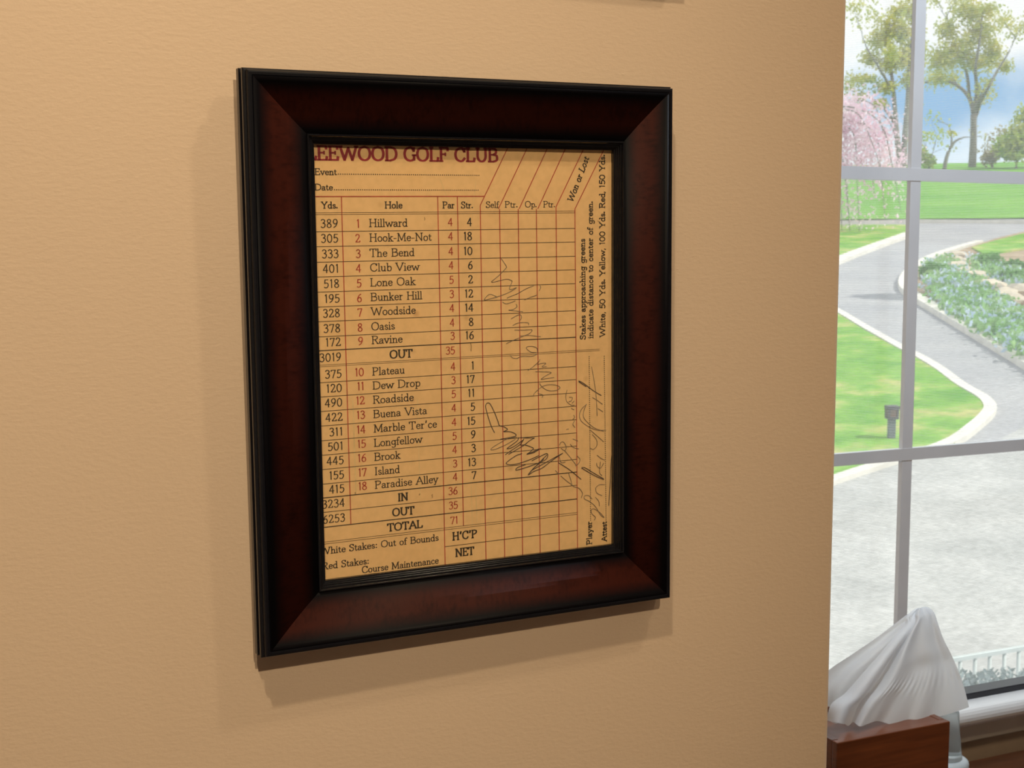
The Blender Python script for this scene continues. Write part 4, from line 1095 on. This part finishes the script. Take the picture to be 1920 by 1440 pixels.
def rock_mesh(s):
    bm = bmesh.new(); bmesh.ops.create_icosphere(bm, subdivisions=2, radius=1)
    for v in bm.verts: v.co = Vector((v.co.x*s[0], v.co.y*s[1], v.co.z*s[2]))*random.uniform(.82, 1.15)
    me = bpy.data.meshes.new('stone'); bm.to_mesh(me); bm.free(); me.materials.append(M_ROCK); return me
RK = [(1797, 484, .34, 'pale stone at the top end of the rock border in the flower bed'), (1792, 497, .42, 'pale stone second from the top of the bed rock border'), (1797, 511, .48, 'pale stone at the bend of the bed rock border'), (1812, 519, .44, 'pale stone just below the bend of the rock border'), (1827, 530, .50, 'large pale stone in the middle of the rock border'), (1842, 541, .36, 'small pale stone below the middle of the rock border'), (1861, 547, .46, 'pale stone two thirds down the rock border'), (1884, 560, .40, 'pale stone near the lower end of the rock border'), (1897, 572, .44, 'pale stone at the lower end of the rock border near the frame edge'), (1912, 556, .5, 'wide pale stone above the lower end of the rock border')]
for x, y, r, lab in RK:
    o = bpy.data.objects.new('border_stone', rock_mesh((r*.75, r*.62, r*.36))); COL.objects.link(o)
    o.location = ground(x, y, 0.07)+Vector((0, 0, r*.25)); o.rotation_euler = (0, 0, random.uniform(0, 3)); tag(o, lab, 'stone', 'stones of the flower bed border')
TF = [(1748, 522, .34, 'dark green tuft at the tip of the flower bed'), (1857, 506, .38, 'round dark green tuft beyond the rock border'), (1905, 515, .34, 'dark green tuft nearest the right edge of the bed'), (1896, 534, .32, 'dark green tuft below the one at the right edge')]
for x, y, r, lab in TF:
    mb = MB(); blob(mb, (0, 0, r*.5), (r, r, r*.62), 260, 0.16)
    o = mb.build('garden_tuft', M_DKGREEN); o.location = ground(x, y, 0.07); tag(o, lab, 'plant', 'dark tufts in the flower bed')

# path light on the lawn
pb = ground(1671, 821, 0.06); dist = (pb-EYE).dot(FWD); k = dist/FPX
pl = empty('path_light', pb); tag(pl, 'low dark path light with square lamp head standing on the lawn', 'garden lamp')
rt, fw = view_axes(pb); pl.rotation_euler = (0, 0, math.atan2(rt.y, rt.x)+0.35)
hd = plain('dark_bronze_lamp', (0.05, 0.05, 0.055), 0.5, 0.2, 20)
b = MB(); b.box((-6*k, -6*k, 0), (6*k, 6*k, 36*k)); b.build('post', plain('weathered_grey_post', (0.13, 0.15, 0.17), 0.8, 0.2, 20), pl)
b = MB(); b.box((-10*k, -10*k, 36*k), (10*k, 10*k, 40*k)); b.box((-11*k, -11*k, 54*k), (11*k, 11*k, 61*k))
for sx in (-1, 1):
    for sy in (-1, 1): b.box((sx*8.2*k-2*k, sy*8.2*k-2*k, 40*k), (sx*8.2*k+2*k, sy*8.2*k+2*k, 54*k))
b.build('lamp_head', hd, pl)
b = MB(); b.box((-8.5*k, -8.5*k, 40.2*k), (8.5*k, 8.5*k, 53.8*k)); b.build('lamp_glass', plain('brown_lamp_glass', (0.16, 0.09, 0.05), 0.3, 0.2, 20), pl)

# railing and silvery shrub below the window
RY = EYE.y + 5.5
ra, rb = atY(1700, 1252, RY), atY(2010, 1186, RY)
zr = (atY(1860, 1221, RY)).z
rg = empty('railing', (ra.x, RY, zr-1.0)); tag(rg, 'pale metal railing with thin balusters below the window', 'railing')
M_RAIL = plain('pale_grey_railing_paint', (0.55, 0.62, 0.62), 0.5, 0.06, 10)
L_ = rb.x-ra.x
b = MB(); b.box((0, -0.016, 0.978), (L_, 0.016, 1.0)); b.build('handrail', M_RAIL, rg)
b = MB(); b.box((0, -0.015, 0.08), (L_, 0.015, 0.11)); b.build('bottom_rail', M_RAIL, rg)
n = int(L_/0.112); bal = None
for i in range(n):
    if bal is None:
        b = MB(); b.tube([(0, 0, 0.0), (0, 0, 0.978)], 0.011, 8); bal = b.build('baluster', M_RAIL, rg); o = bal
    else:
        o = bal.copy(); COL.objects.link(o); o.parent = rg
    o.location = (0.056+i*0.112, 0, 0)
HY = RY-1.1
for x, w, lab in ((1835, 34, 'silvery needled shrub below the railing beside the tissue'), (1905, 46, 'silvery needled shrub below the railing at the right edge')):
    top = atY(x, 1262, HY); gz = hz(Vector((top.x-EYE.x, top.y-EYE.y, 0)).dot(G)); H_ = top.z-gz
    o = empty('silver_shrub', (top.x, HY, gz)); tag(o, lab, 'shrub', 'silvery shrubs below the railing')
    b = MB(); b.tube([(0, 0, 0), (0.03, 0, H_*.5), (0, 0.02, H_*.8)], [0.04, 0.03, 0.01], 6); b.build('stem', M_BARK, o)
    b = MB()
    for _ in range(13000):
        a = random.uniform(0, 6.28); z = random.uniform(.3, 1)**.6; r = 0.55*math.sqrt(random.random())
        p = Vector((r*math.cos(a), r*math.sin(a)*.9, z*H_*(1.0-0.22*(r/0.55)**2) + random.gauss(0, .012)))
        leaf(b, p, 0.036)
    b.build('foliage', M_SILVER, o)

# a tree on the island, beyond the right edge, whose crown shades the road
make_tree('leafy tree standing on the kerbed island beyond the right edge', (2090, 565), [[(2090, 565, 0, 1), (2088, 430, 0, .8), (2080, 260, 0, .6), (2074, 140, 0, .2)]], [(2072, 140, 60, 48), (2040, 180, 34, 24), (2100, 170, 36, 28), (2070, 90, 38, 26)], M_LEAF2, 2600, 0.22, 0.06)
